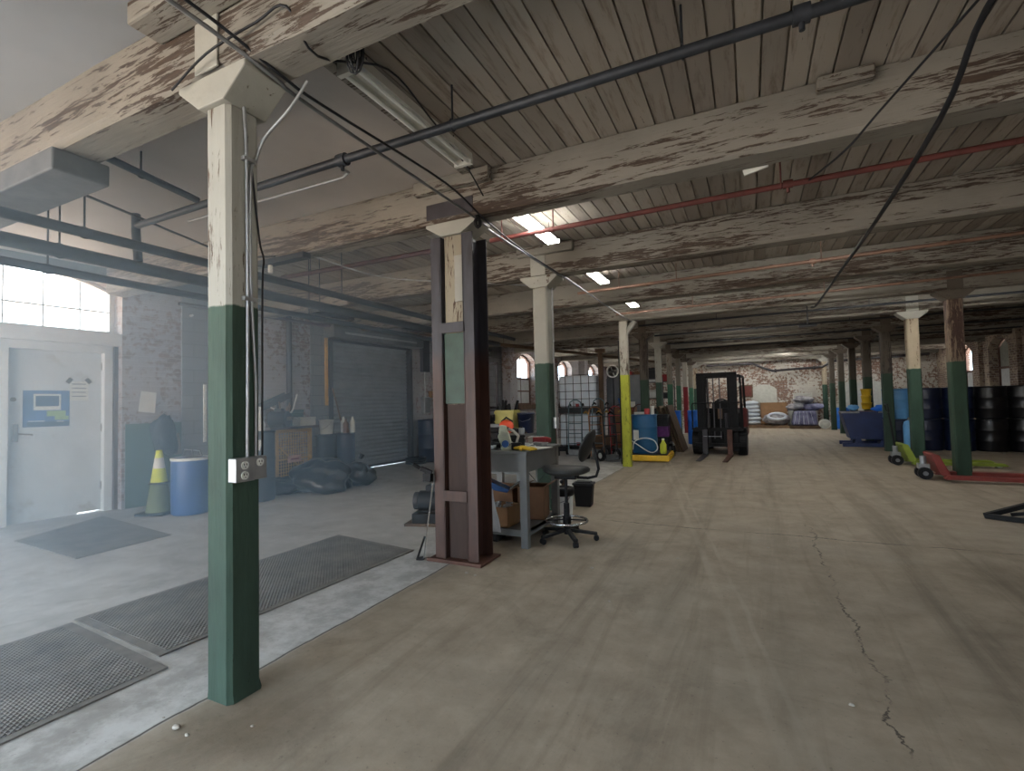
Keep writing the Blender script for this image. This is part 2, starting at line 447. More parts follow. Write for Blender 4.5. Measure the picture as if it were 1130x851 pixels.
def arch_pts(a, b, spring, apex, n=10):
    """points from left to right along a segmental arch"""
    w = (b - a) / 2; h = apex - spring
    if h < 1e-4: return [(a, spring), (b, spring)]
    R = (w * w + h * h) / (2 * h); cz = apex - R; cx = (a + b) / 2
    t0 = math.asin(w / R)
    return [(cx + R * math.sin(-t0 + 2 * t0 * i / n), cz + R * math.cos(-t0 + 2 * t0 * i / n)) for i in range(n + 1)]

def wall(name, m, length0, length1, height, th, openings, loc, rz):
    """wall in its own frame: x along, y outward, z up; openings (a,b,z0,spring,apex)"""
    w = MB(); x = length0
    for a, b, z0, sp, ap in sorted(openings):
        w.b2(x, a, 0, th, 0, height)
        if z0 > .01: w.b2(a, b, 0, th, 0, z0)
        pts = arch_pts(a, b, sp, ap)
        for (xa, za), (xb, zb) in zip(pts[:-1], pts[1:]):
            w.prism([(xa, za), (xb, zb), (xb, height), (xa, height)], 0, th)
        x = b
    w.b2(x, length1, 0, th, 0, height)
    return struct(w.build(name, m, None, 0, loc, rz))

OP_L = [(-6.3, -2.9, .8, 2.9, 3.31), (-2.08, -.14, 0, 3.06, 3.31), (3.42, 5.78, 0, 2.76, 2.76), (6.85, 9.0, 0, 2.76, 2.76),  # first opening is unseen, made for the added window
        (11.15, 12.5, 1.3, 2.8, 3.08), (14.45, 15.8, 1.3, 2.8, 3.08), (17.7, 19.05, 1.3, 2.8, 3.08)]
wall('wall_left', M['brickleft'], -7.2, 22.6, ZC + .02, .38, OP_L, WO, TH)
OP_R = [(-23.35, -22.0, 1.0, 2.75, 3.05), (-20.7, -19.35, 1.0, 2.75, 3.05), (-18.1, -16.75, 1.0, 2.75, 3.05), (-15.4, -14.05, 1.0, 2.75, 3.05), (.5, 2.4, 0, 2.8, 2.8)]  # last opening is unseen, added to light the near column's right face
wall('wall_right', M['brickright'], -25.6, 3.0, ZC + .02, .38, OP_R, (X1, 0, 0), -PI / 2)
wall('wall_far', M['brickfar'], X0 + 1.8, X1 + .4, ZC + .02, .3, [], (0, Y1, 0), 0)

def window(name, a, b, z0, sp, ap, frame_m, depth, base, rz, cols=3, rail=None, panes=None, lower_m=None):
    """sash window with bars: frame > pane"""
    f = MB(); w = .055
    pts = arch_pts(a, b, sp, ap, 12)
    ins = arch_pts(a + w, b - w, sp - w * .3, ap - w, 12)
    for i in range(len(pts) - 1):
        f.prism([pts[i], pts[i + 1], ins[i + 1], ins[i]], depth - .04, depth + .04)
    f.b2(a, a + w, depth - .04, depth + .04, z0, sp); f.b2(b - w, b, depth - .04, depth + .04, z0, sp); f.b2(a, b, depth - .05, depth + .05, z0, z0 + w)
    for i in range(1, cols):
        x = a + (b - a) * i / cols
        zt = ap - (ap - sp) * ((x - (a + b) / 2) / ((b - a) / 2)) ** 2
        f.b2(x - .007, x + .007, depth - .02, depth + .02, z0, zt - .02)
    for z, h in (rail or ()): f.b2(a, b, depth - .03, depth + .03, z - h / 2, z + h / 2)
    fo = struct(f.build(name, frame_m, None, 0, base, rz))
    g = MB()
    zs = rail[0][0] if (lower_m and rail) else z0
    poly = [(a + .02, zs), *[(p[0], p[1] - .01) for p in ins], (b - .02, zs)]
    g.prism(poly, depth - .004, depth + .004); g.build('pane', M['glass'], fo)
    if lower_m:
        g = MB(); g.b2(a + .02, b - .02, depth - .004, depth + .004, z0, zs); g.build('lower_pane', lower_m, fo)
    return fo
window('window_9', -6.28, -2.92, .8, 2.9, 3.29, M['frame'], .24, WO, TH, 6, [(2.0, .03)])  # unseen window added to bring more daylight in at the left
window('window_1', -2.06, -.16, 2.45, 3.06, 3.3, M['frame'], .24, WO, TH, 5, [(2.78, .02)])
M['board'] = plain('painted_board', C(176, 178, 178), .7, 0, .1)
M['sash'] = plain('brown_sash', C(88, 62, 50), .7)
for i, (a, b, z0, sp, ap) in enumerate(OP_L[4:]):
    window('window_%d' % (i + 2), a, b, z0, sp, ap, M['sash'], .27, WO, TH, 2, [(2.22, .07), (1.78, .05)], None, M['board'])
for i, (a, b, z0, sp, ap) in enumerate(OP_R[:4]):
    window('window_%d' % (i + 5), a, b, z0, sp, ap, M['sash'], .27, (X1, 0, 0), -PI / 2, 2, [(2.1, .07)], None, M['board'])
    if i: 
        o = [c for c in bpy.data.objects if c.name.startswith('window_%d' % (i + 5))][0]
        for c in kids(o):
            if c.name.startswith('pane'): c.data.materials[0] = plain('grimy_pane_%d' % i, C(120, 122, 112), .4, 0, .2)
# sills, arch hoods
tr = MB(); tr.b2(-2.1, -.13, .0, .32, 2.29, 2.46); struct(tr.build('trim_2', M['frame'], None, 0, WO, TH))
for i, (a, b, z0, sp, ap) in enumerate(OP_L[4:]):
    s_ = MB(); s_.b2(a - .05, b + .05, -.06, .3, z0 - .16, z0); struct(s_.build('trim_%d' % (i + 3), M['oldwood'], None, 0, WO, TH))
# brick and block infill seen between the doors
p = MB(); p.b2(.63, 1.86, -.03, 0, 0, 3.3); struct(p.build('wall_left_block', M['block'], None, 0, WO, TH))
p = MB(); p.b2(2.95, 3.36, -.03, 0, 0, 3.1); struct(p.build('wall_left_block_by_door', M['block'], None, 0, WO, TH))
p = MB(); p.b2(9.02, 10.1, -.03, 0, 0, 3.3); struct(p.build('wall_left_block_far', M['block'], None, 0, WO, TH))
M['greenwall'] = plain('green_wall_paint', C(74, 98, 92), .7, 0, .12, 3, .3)
p = MB(); p.b2(-.1, .63, -.012, 0, 0, 1.19); struct(p.build('wall_left_green', M['greenwall'], None, 0, WO, TH))
p = MB(); p.b2(10.15, 10.6, -.28, 0, 0, 3.3); p.b2(13.3, 13.75, -.28, 0, 0, 3.3); p.b2(16.55, 17, -.28, 0, 0, 3.3); struct(p.build('wall_left_piers', M['brickleft'], None, 0, WO, TH))
for i, yy in enumerate((24.2, 21.3, 18.75, 16.08)):
    p = MB(); p.b2(-yy - .22, -yy + .22, -.12, 0, 0, 3.3); struct(p.build('wall_right_pier', M['brickright'], None, 0, (X1, 0, 0), -PI / 2))
# header over the left wall (timber plate + thin pipes are separate)
p = MB(); p.b2(-7.2, 22, -.14, 0, 3.2, 3.34); struct(p.build('trim_8', M['darksteel'], None, 0, WO, TH))
# painted-over arch on the far wall
p = MB(); p.prism([(.1, .02), *arch_pts(.1, 1.13, 1.72, 1.95), (1.13, .02)], -.02, 0); struct(p.build('wall_far_arch', M['offwhite'], None, 0, (0, Y1, 0)))

# beams
for i in range(-1, 12):
    b = MB(); y = YK(i); z0 = 2.97 if i < 4 else 3.0
    n = 26; xs = [-7.85 + (14.75) * j / n for j in range(n + 1)]; rr = random.Random(i + 40)
    prof = lambda j: [(-.125 + rr.uniform(-.006, .006), ZC - .01), (.125, ZC - .01), (.125 + rr.uniform(-.006, .006), z0 + .03), (.1, z0 + rr.uniform(-.006, .006)), (-.1, z0 + rr.uniform(-.006, .006)), (-.125 + rr.uniform(-.006, .006), z0 + .03)]
    vs = []; fs = []
    for j, x in enumerate(xs): vs += [(x, q[0], q[1]) for q in prof(j)]
    for j in range(n):
        for q in range(6): fs.append((j * 6 + q, j * 6 + (q + 1) % 6, (j + 1) * 6 + (q + 1) % 6, (j + 1) * 6 + q))
    fs += [tuple(range(6)), tuple(range(n * 6, n * 6 + 6))]
    b.add(vs, fs); o = b.build('ceiling_beam', M['beam'], None, 0, (0, y, 0)); struct(o)
for i in (0, 1, 2):
    b = MB(); b.b2(-2.64, -1.88 if i else -1.5, -.29 if i == 0 else -.2, -.127, 3.22, 3.335); struct(b.build('ceiling_beam_block', M['beam'], None, .012, (0, YK(i), 0)))
b = MB(); b.b2(.45, .75, -.2, -.127, 3.25, 3.335); struct(b.build('ceiling_beam_block', M['beam'], None, .012, (0, YK(1), 0)))
b = MB(); b.b2(-5.6, -3.72, -.15, .15, 2.83, 2.968); struct(b.build('ceiling_beam_splice', plain('splice_iron', C(84, 88, 92), .6), None, .01, (0, YK(0), 0)))
p = MB(); p.b2(-2.0, X1 + .4, Y0 - .3, Y0, 0, ZC + .02); struct(p.build('wall_back_blocker', M['brickright']))  # unseen wall added to keep daylight off the right side
# ------------------------------------------------------------------ columns
def column(x, i, m, cm, label, hw=.085, corbel=True, ztop=None, chamfer=.02, z_foot=None):
    y = YK(i)
    t = thing('timber_column', label, 'column', (x, y, 0))
    zb = (2.97 if i < 4 else 3.0)
    s = MB(); rr = random.Random(int(i * 10 + (x > 0) * 7))
    zs = [0, .04, .5, 1.0, 1.5, 2.0, 2.5, zb - .002]
    c = chamfer; ring = [(-hw + c, -hw), (hw - c, -hw), (hw, -hw + c), (hw, hw - c), (hw - c, hw), (-hw + c, hw), (-hw, hw - c), (-hw, -hw + c)]
    vs = []; fs = []
    for j, z in enumerate(zs):
        jx, jy = rr.uniform(-.003, .003), rr.uniform(-.003, .003)
        k_ = 1.06 if j == 0 else 1.0
        vs += [(p[0] * k_ + jx, p[1] * k_ + jy, z) for p in ring]
    for j in range(len(zs) - 1):
        for q in range(8): fs.append((j * 8 + q, j * 8 + (q + 1) % 8, (j + 1) * 8 + (q + 1) % 8, (j + 1) * 8 + q))
    fs += [tuple(range(8)), tuple(range((len(zs) - 1) * 8, len(zs) * 8))]
    s.add(vs, fs); s.build('shaft', m, t)
    if corbel:
        b = MB()
        b.prism([(-.25, zb - .002), (.25, zb - .002), (.25, zb - .03), (hw + .01, zb - .15), (-hw - .01, zb - .15), (-.25, zb - .03)], -hw - .03, hw + .03)
        b.build('corbel', cm, t, .006)
        h = MB(); h.b2(-hw, hw, -.137, -.126, zb, 3.3); h.build('post_head', cm, t, .004)
    return t
LX = -2.275
column(LX, 0, M['col'], M['corbel'], 'green and white timber column nearest the camera, with a steel outlet box', .085)
# jacketed column
t = thing('timber_column', 'timber column clamped between brown steel channels, beside the grey workbench', 'column', (-2.31, YK(1) + .02, 0))
s = MB(); s.b2(-.095, .095, -.095, .095, .02, 2.965)
M['coljack'] = peel('boxed_column', C(150, 142, 124), oldw, (7, 7, 1.0), .62, 1, C(54, 37, 31), 1.36); s.build('shaft', M['coljack'], t, .012)
for sx_ in (-1, 1):
    c_ = MB(); x0 = sx_ * .115
    c_.b2(x0 - .006, x0 + .006, -.13, .13, .02, 2.84); 
    for yy in (-.13, .118): c_.b2(min(x0, x0 + sx_ * .1), max(x0, x0 + sx_ * .1), yy, yy + .012, .02, 2.84)
    o = c_.build('steel_channel', M['jacket'] if 'jacket' in M else M['darksteel'], t)
k = NT('channel_paint'); P = k.coord(); q_ = k.N.new('ShaderNodeSeparateXYZ'); k.L.new(P, q_.inputs[0])
zz = k.step(k.math('ADD', q_.outputs[2], k.math('MULTIPLY', k.noise(P, 3, 4), .5)), 1.85, 2.15)
nz = k.step(k.noise(k.coord('Object', (6, 6, 1)), 3, 6), .3, .7)
M['jacket'] = k.fin(k.mix(zz, k.mix(nz, C(54, 35, 29), C(76, 50, 41)), k.mix(nz, C(40, 39, 44), C(58, 58, 65))), .55)
for o in kids(t):
    if o.name.startswith('steel_channel'): o.data.materials[0] = M['jacket']
p = MB(); p.b2(-.1, .1, -.106, -.094, 1.36, 1.98); p.build('green_plate', M['green'], t, .004)['label'] = 'green painted plate'
for z in (.52, 1.98): 
    p = MB(); p.b2(-.12, .12, -.142, -.128, z, z + .09); p.build('tie_plate', M['jacket'], t, .003)
p = MB(); p.b2(.02, .1, -.112, -.096, 2.25, 2.66); p.build('patch_board', M['corbel'], t, .003)['label'] = 'pale patch board'
p = MB(); p.b2(-.27, .27, -.17, .17, 0, .02); p.b2(-.27, .27, -.19, -.17, 0, .03); p.build('base_plate', M['rust'], t, .003)
p = MB(); p.prism([(-.26, 2.968), (.26, 2.968), (.26, 2.94), (.1, 2.845), (-.1, 2.845), (-.26, 2.94)], -.13, .13); p.build('corbel', M['corbel'], t, .006)
p = MB(); p.b2(-.24, .24, -.15, -.128, 3.0, 3.14); p.build('head_plate', M['darksteel'], t, .004)['label'] = 'dark steel strap over the beam'

column(-2.37, 2, M['col'], M['corbel'], 'green and white timber column right behind the grey workbench', .1)
# yellow column, slimmer and braced
t = column(-2.31, 4, M['colyellow'], M['corbel'], 'yellow painted column with a peeling white top beside the blue drum', .085, False)
b = MB(); b.bar((.03, 0, 2.72), (.24, 0, 2.99), .1, .09); b.build('knee_brace', M['corbel'], t, .008)
b = MB(); b.tube([(-.1, -.06, .05), (-.1, -.06, 2.6)], .014); b.build('conduit', M['black'], t)
column(-2.32, 5, M['coldark'], M['corbeldark'], 'dark brown and green column next behind the yellow column', .095)
column(-2.32, 6, M['col'], M['corbel'], 'green column with bright white top and corbel, rising behind the leaning plywood', .085)
column(-2.32, 7, M['colgrey'], M['corbeldark'], 'slim grey-topped green column just past the white-corbelled one', .08)
column(-2.32, 8, M['colgrey'], M['corbeldark'], 'slim grey-topped green column beside the red painted column', .08)
column(-2.32, 9, M['colred'], M['corbeldark'], 'column with a red painted lower half beside the bright blue barrels', .085)
column(-2.32, 10, M['colgrey'], M['corbeldark'], 'green column just left of the forklift mast, past the red one', .09)
column(-2.32, 11, M['colpale'], M['corbel'], 'pale column closest to the far wall behind the forklift', .09)
RX = 2.98
M['colbrown'] = peel('brown_column', C(120, 102, 84), C(72, 50, 40), (7, 7, 1.0), .55, 1, C(40, 62, 46))
column(RX + .03, 4, M['colbrown'], M['corbeldark'], 'dark brown and green column straddled by the red pallet jack', .1)
column(RX, 5, M['colpale'], M['corbelpale'] if 'corbelpale' in M else M['corbel'], 'brightly lit pale column standing behind the green pallet jack', .1)
column(RX, 6, M['coldark'], M['corbeldark'], 'dark column between the blue hopper and the light blue drum', .1)
column(RX, 7, M['coldark'], M['corbeldark'], 'dark column right behind the blue hopper, near its right end', .1)
column(RX, 8, M['coldark'], M['corbeldark'], 'dark column behind the left end of the blue hopper', .095)
column(RX, 9, M['coldark'], M['corbeldark'], 'dark green-footed column just left of the blue hopper', .095)
column(RX, 10, M['coldark'], M['corbeldark'], 'dark column beside the round white tub on the floor', .09)
column(RX, 11, M['colpale'], M['corbel'], 'pale topped column lit against the far brick wall, beside the wrapped pile', .09)

# outlet box and conduits on the near column
x, y = LX + .087, YK(0)
t = thing('outlet_box', 'grey steel outlet box with three receptacles on the nearest green column', 'outlet box', (x, y, 0))
b = MB(); b.b2(0, .055, -.09, .01, 1.015, 1.125); b.build('box', M['galv'], t, .004)
b = MB(); b.b2(0, .04, .01, .085, 1.015, 1.125); b.build('side_box', M['galv'], t, .004)
for yy, z, xx in ((-.045, 1.092, .056), (-.045, 1.045, .056), (.045, 1.097, .041)):
    r_ = MB(); r_.cyl((xx - .002, yy, z), (xx + .004, yy, z), .019, seg=16); o = r_.build('receptacle', M['white'], t)
    q = MB(); 
    for d in (-.007, .007): q.b2(xx + .004, xx + .006, yy + d - .0015, yy + d + .0015, z - .001, z + .009)
    q.cyl((xx + .003, yy, z - .009), (xx + .006, yy, z - .009), .0028, seg=8)
    q.build('slot', M['black'], o)
c_ = MB(); c_.tube(S([(x + .012, y + .0, 1.125), (x + .012, y + .005, 1.9), (x + .014, y + .0, 2.6), (x + .016, y - .02, 2.9), (x + .03, y - .04, 3.02), (x + .1, y - .1, 3.04)]), .008)
tag(c_.build('conduit', M['galv']), 'thin grey conduit running straight up the nearest column from the outlet box', 'conduit')
c_ = MB(); c_.tube(S([(x + .012, y + .045, 1.125), (x + .012, y + .045, 1.5), (x + .012, y + .02, 2.0), (x + .012, y + .025, 2.5), (x + .012, y + .05, 2.58), (x + .05, y + .07, 2.7), (x + .2, y + .1, 2.83), (x + .3, y + .12, 2.95)]), .008)
tag(c_.build('conduit', M['galv']), 'second grey conduit on the nearest column, bending away near the top', 'conduit')
c_ = MB(); c_.tube(S([(x + .012, y + .08, 1.125), (x + .013, y + .085, 1.95), (x + .02, y + .088, 2.1), (x + .012, y + .07, 2.2), (x + .012, y + .03, 2.55)]), .005, 6)
tag(c_.build('power_cable', M['dark']), 'dark cable kinking around the back edge of the nearest column', 'cable')
for z in (1.88, 2.57):
    b = MB(); b.b2(x - .002, x + .024, y - .018, y + .05, z, z + .018); tag(b.build('conduit_strap', M['galv']), 'small bright clamp on the conduits of the nearest column, %s' % ('at the paint line' if z < 2 else 'below the corbel'), 'pipe clamp')
# conduit along the column line
c_ = MB(); c_.tube(S([(-2.06, -.9, 3.03), (-2.06, 1.1, 3.02), (-2.0, 1.6, 2.945), (-2.04, 1.9, 2.95), (-2.05, 3.7, 2.94), (-2.1, 4.0, 2.95), (-2.1, 5.7, 2.95), (-2.08, 5.95, 2.955), (-2.1, 8.0, 2.95), (-2.12, 10.2, 2.97)]), .01)
tag(c_.build('conduit', M['steel']), 'long grey conduit running under the beams from column to column', 'conduit')
c_ = MB(); c_.tube(S([(-2.03, -.9, 3.05), (-2.02, 1.1, 3.04), (-1.97, 1.6, 2.955), (-2.0, 1.9, 2.97), (-1.95, 3.0, 2.98), (-2.0, 3.7, 2.945), (-2.05, 4.6, 2.93), (-2.06, 5.9, 2.94)]), .008, 6)
tag(c_.build('power_cable', M['dark']), 'dark cable strung alongside the long conduit under the beams', 'cable')
c_ = MB(); c_.tube(S([(-2.5, 1.42, 2.93), (-2.2, 1.4, 3.0), (-1.9, 1.43, 3.06), (-1.72, 1.44, 3.07), (-1.71, 1.6, 2.95), (-1.72, 2.1, 3.2), (-1.8, 2.6, 3.22), (-1.9, 3.2, 3.2), (-1.95, 3.58, 3.1)]), .006, 6)
tag(c_.build('power_cable', M['dark']), 'dark cable looping over the nearest beam to the unlit light fixture', 'cable')
# bundle of wire hanging from the beam
b = MB(); rr = random.Random(11)
for i in range(7):
    a0 = rr.uniform(0, 6.28); w_ = rr.uniform(.015, .045); L_ = rr.uniform(.12, .2)
    pts = []
    for j in range(13):
        a = 2 * PI * j / 12
        pts.append((w_ * math.sin(a) * math.cos(a0), w_ * math.sin(a) * math.sin(a0), -L_ / 2 + L_ / 2 * math.cos(a)))
    b.tube(pts[:-1], .0045, 5, True)
b.cyl((0, 0, -.03), (0, 0, 0), .02, seg=8)
tag(b.build('wire_coil', M['dark'], None, 0, (-1.62, 1.74, 3.12)), 'coil of dark wire hanging beside the nearest beam', 'wire')
b = MB(); rr = random.Random(12)
for i in range(6):
    a0 = rr.uniform(0, 6.28); w_ = rr.uniform(.02, .04); L_ = rr.uniform(.06, .1)
    b.tube([(w_ * math.sin(2 * PI * j / 10) * math.cos(a0), w_ * math.sin(2 * PI * j / 10) * math.sin(a0), -L_ / 2 + L_ / 2 * math.cos(2 * PI * j / 10)) for j in range(10)], .006, 5, True)
b.cyl((0, 0, -.02), (0, 0, .02), .025, seg=8)
tag(b.build('wire_coil', M['black'], None, 0, (-2.03, 3.62, 2.94)), 'knot of black cable at the head of the steel-jacketed column', 'wire')

# ------------------------------------------------------------------ fluorescent fixtures
def fixture(x, y0, y1, z, lit, label, group=None):
    t = thing('fluorescent_light', label, 'light fixture', (x, y0, z), 0, group)
    L_ = y1 - y0
    b = MB(); b.prism([(-.07, .06), (.07, .06), (.075, 0), (.03, .018), (-.03, .018), (-.075, 0)] if not lit else [(-.028, .05), (.028, .05), (.035, .0), (-.035, .0)], 0, L_); b.build('housing', M['offwhite'], t)
    for sx_ in ((-.058, .058) if lit else (-.045, .045)):
        q = MB(); q.cyl((sx_, .02, -.012), (sx_, L_ - .02, -.012), .013, seg=8); q.build('tube', M['tube'] if lit else M['white'], t)
    for yy in (.0, L_ - .03):
        q = MB(); q.b2(-.075, .075, yy, yy + .03, -.03, .02); q.build('end_cap', M['offwhite'], t)
    for yy in (.15, L_ - .15):
        q = MB(); q.cyl((0, yy, .06), (0, yy, ZC - z - .004), .004, seg=6); q.build('hanger', M['dark'], t)
    return t
fixture(-1.9, 1.98, 3.2, 3.2, False, 'unlit long fluorescent fixture between the two nearest beams')
fixture(-1.93, 3.98, 5.2, 3.17, True, 'lit fluorescent fixture just past the steel-jacketed column')
fixture(-1.95, 6.25, 7.45, 3.19, True, 'lit fluorescent fixture past the column behind the workbench')
fixture(-1.95, 8.5, 9.7, 3.2, True, 'lit fluorescent fixture right before the yellow column')
for i, (x, y) in enumerate(((-.2, 21.5), (4.6, 23.9), (-4.6, 19.3), (2.0, 19.2), (-5.2, 15.0), (-.2, 24.0), (2.9, 23.9), (.9, 24.0), (1.4, 22.0), (-1.4, 24.0))):  # hidden from view; several added only to brighten the far end
    fixture(x, y, y + 1.2 if y < 23 else y + .9, 3.24, True, 'unseen lit fluorescent fixture tucked up between the distant beams', 'unseen fixtures between distant beams')

# unseen fill lamps added crosswise at the back faces of the beams
def fill_fixture(i, x):
    t = fixture(0, 0, 1.2, 3.24, True, 'added unseen fluorescent fixture set crosswise behind a beam over the aisle', 'added crosswise fixtures behind the beams')
    t.location = (x, YK(i) + .42, 3.24); t.rotation_euler.z = -PI / 2
for i, x in ((2, .2), (3, .6), (3, -1.2), (4, 1.3), (4, 3.0), (5, -.8), (6, -.6), (8, .2), (9, 1.0), (9, -1)): fill_fixture(i, x)  # the fifth beam's pair follows from the bright beam behind it
for x, y in ((-1.6, -1.9), (1.2, -1.9), (.9, -.42)):  # fill lamps added overhead, out of view
    fixture(x, y, y + 1.2, 3.2, True, 'added unseen fluorescent fixture in the bay over the photographer', 'added fixtures overhead')

# ------------------------------------------------------------------ sprinkler and service pipes
def pipe(name, pts, r, m, label, cat='pipe', hangers=(), couplings=(), seg=10):
    t = thing(name, label, cat, pts[0])
    o = Vector(pts[0])
    b = MB(); b.tube([Vector(p) - o for p in pts], r, seg); b.build('run', m, t)
    for h in hangers:
        q = MB(); p = Vector(h) - o; q.cyl(p, (p.x, p.y, ZC - .006 - o.z), .007, seg=6); q.tube([(p.x, p.y + (r + .002) * math.cos(a), p.z + (r + .004) * math.sin(a)) for a in [2 * PI * i / 12 for i in range(12)]], .006, 5, True); q.build('hanger', m, t)
    for h in couplings:
        q = MB(); p = Vector(h) - o; q.cyl((p.x - .035, p.y, p.z), (p.x + .035, p.y, p.z), r * 1.45, seg=12); q.cyl((p.x, p.y, p.z - r), (p.x, p.y, p.z - r - .045), .013, seg=8); q.build('sprinkler_coupling', m, t)
    return t
pipe('sprinkler_pipe', [(-4.97, 2.52, 3.05), (-2.6, 2.55, 3.08), (1.0, 2.57, 3.1), (6.8, 2.6, 3.1)], .03, M['blackpipe'], 'black sprinkler pipe crossing under the boards nearest the camera', hangers=((-3.6, 2.53, 3.06), (-1.6, 2.56, 3.09), (-.24, 2.57, 3.1), (2.4, 2.58, 3.1)), couplings=((.28, 2.57, 3.1), (-2.5, 2.55, 3.08)))
pipe('sprinkler_drop', [(-4.98, 2.52, 3.16), (-4.98, 2.52, 3.0), (-4.94, 2.52, 2.72)], .036, M['blackpipe'], 'short thick pipe dropping from the nearest sprinkler run to the dark mains')
pipe('sprinkler_pipe', [(-2.44, 4.62, 3.1), (-1.2, 4.62, 3.1), (1.8, 4.6, 3.1), (6.8, 4.6, 3.1)], .024, M['redpipe'], 'red sprinkler pipe crossing behind the second beam', hangers=((-2.3, 4.62, 3.1), (-1.72, 4.62, 3.1), (.3, 4.6, 3.1)), couplings=((.35, 4.6, 3.1),))
pipe('sprinkler_pipe', [(-5.5, 4.5, 3.08), (-3.05, 4.6, 3.1), (-2.72, 4.62, 3.1)], .028, M['darkred'], 'dark red pipe stub between the jacketed column and the roll-up door', hangers=((-5.0, 4.52, 3.09),))
pipe('sprinkler_pipe', [(-2.43, 7.58, 3.1), (0, 7.45, 3.1), (3.0, 7.3, 3.1), (6.8, 7.2, 3.1)], .024, M['rustpipe'], 'rusty sprinkler pipe ending near the second lit fixture', hangers=((-1.75, 7.53, 3.1), (-.9, 7.5, 3.1), (.9, 7.4, 3.1)), couplings=((.8, 7.4, 3.1),))
pipe('sprinkler_pipe', [(-2.36, 9.84, 3.1), (0, 9.75, 3.1), (3.2, 9.58, 3.1), (6.8, 9.5, 3.1)], .022, M['rustpipe'], 'thin rusty pipe ending above the yellow column', hangers=((-.9, 9.8, 3.1), (1.2, 9.7, 3.1)))
for i, y in enumerate((11.8, 13.9, 16.2, 18.2)):
    pipe('sprinkler_pipe', [(-2.3, y, 3.12), (6.8, y, 3.12)], .022, M['blackpipe'], 'dark sprinkler pipe high between the distant beams', hangers=((-.6, y, 3.12), (2.2, y, 3.12)))['group'] = 'distant sprinkler pipes'
pipe('heating_pipe', [(-6.6, 9.0, 2.92), (-4.6, 13.4, 2.78), (-2.9, 17.2, 2.66)], .045, M['oldwood'], 'brown pipe sloping along above the white liquid totes', hangers=((-5.6, 11.2, 2.85), (-4.3, 14.1, 2.76), (-3.5, 15.9, 2.7)))
pipe('wall_pipe', [(-1.8, 25.2, 2.92), (.2, 25.2, 2.92), (.55, 25.2, 2.72), (1.0, 25.2, 2.55), (2.9, 25.2, 2.62), (3.3, 25.2, 2.85), (6.6, 25.2, 2.95)], .055, M['darksteel'], 'large dark pipe bending along the top of the far wall', couplings=((1.1, 25.2, 2.56), (2.6, 25.2, 2.61)))
# lengthwise mains left of the near columns
for x, z, r, l in ((-4.55, 2.74, .04, 'upper dark main pipe running lengthwise in front of the arched window'), (-4.93, 2.66, .055, 'thick middle dark main pipe running lengthwise in front of the arched window'), (-5.12, 2.54, .035, 'lower dark main pipe running lengthwise in front of the arched window')):
    pipe('main_pipe', [(x, -3, z), (x, 2, z), (x, 9.6, z)], r, M['blackpipe'], l, hangers=((x, 1.95, z), (x, 4.6, z), (x, 7.4, z)))
pipe('wall_pipe', [W(.5, .2, 2.98), W(3, .2, 2.98), W(6.4, .2, 3.08)], .03, M['darkred'], 'dark red pipe running along the wall top to the roll-up door')
pipe('wall_pipe', [W(2.44, .08, 0.9), W(2.44, .08, 3.28)], .05, M['darksteel'], 'dark vertical pipe on the brick wall beside the roll-up door')
pipe('drain_pipe', [(-4.08, 1.72, 3.2), (-4.09, 2.53, 3.11)], .028, M['blackpipe'], 'dark pipe slanting under the smooth ceiling left of the nearest column', hangers=((-4.085, 2.1, 3.155),))
pipe('small_conduit', [(-4.6, 2.76, 3.1), (-2.72, 2.78, 3.1), (-2.63, 2.74, 3.1), (-2.63, 2.62, 3.11), (-2.63, 2.59, 3.1)], .011, M['galv'], 'thin pale conduit with an elbow under the black sprinkler pipe', cat='conduit')
c_ = MB(); c_.tube(S([(-4.46, 1.76, 3.02), (-4.8, 2.4, 3.08), (-5.03, 2.95, 3.1), (-4.9, 3.4, 3.0), (-4.5, 3.6, 2.98)]), .011, 6)
tag(c_.build('power_cable', M['dark']), 'dark cable sagging from the beam end near the arched window', 'cable')
t = thing('ceiling_lamp', 'small dark strip lamp under the second beam left of the jacketed column', 'lamp', (-4.4, 3.62, 2.9))
b = MB(); b.b2(-.35, .35, -.05, .05, .0, .06); b.build('housing', M['dark'], t, .006); b = MB(); b.cyl((-.2, 0, 0), (-.2, 0, -.08), .025, seg=10); b.build('bulb', M['white'], t)
c_ = MB(); c_.tube(S([(-4.15, 3.75, 2.98), (-3.9, 4.6, 2.9), (-3.3, 5.5, 2.95), (-2.5, 6.5, 3.0)]), .008, 6)
tag(c_.build('wire', M['galv']), 'thin pale wire crossing from the second beam toward the third', 'wire')
# diagonal cable across the aisle
c_ = MB(); c_.tube(S([(1.2, .6, 3.16), (1.1, 2.1, 3.1), (1.06, 2.98, 3.13), (1.05, 3.6, 2.93), (1.08, 5.6, 2.9), (1.1, 7.2, 2.93), (1.12, 10.0, 2.95), (1.1, 10.6, 3.0)]), .016, 8)
tag(c_.build('power_cable', M['dark']), 'thick dark cable slung beneath the beams over the aisle', 'cable')
c_ = MB(); c_.tube(S([(1.02, 2.9, 3.15), (.75, 3.45, 3.0), (.62, 3.78, 2.94), (.5, 4.6, 3.1)]), .007, 6)
tag(c_.build('wire', M['dark']), 'thin wire branching off the thick cable over the aisle', 'wire')
c_ = MB(); c_.tube(S([(1.0, 10.35, 2.99), (1.0, 10.35, 2.66)]), .012, 6); c_.box((1.0, 10.35, 2.63), (.28, .04, .04)); 
tag(c_.build('drop_light', M['dark']), 'dark drop cord with a bar hanging over the middle of the aisle', 'drop cord')
rr = random.Random(5)
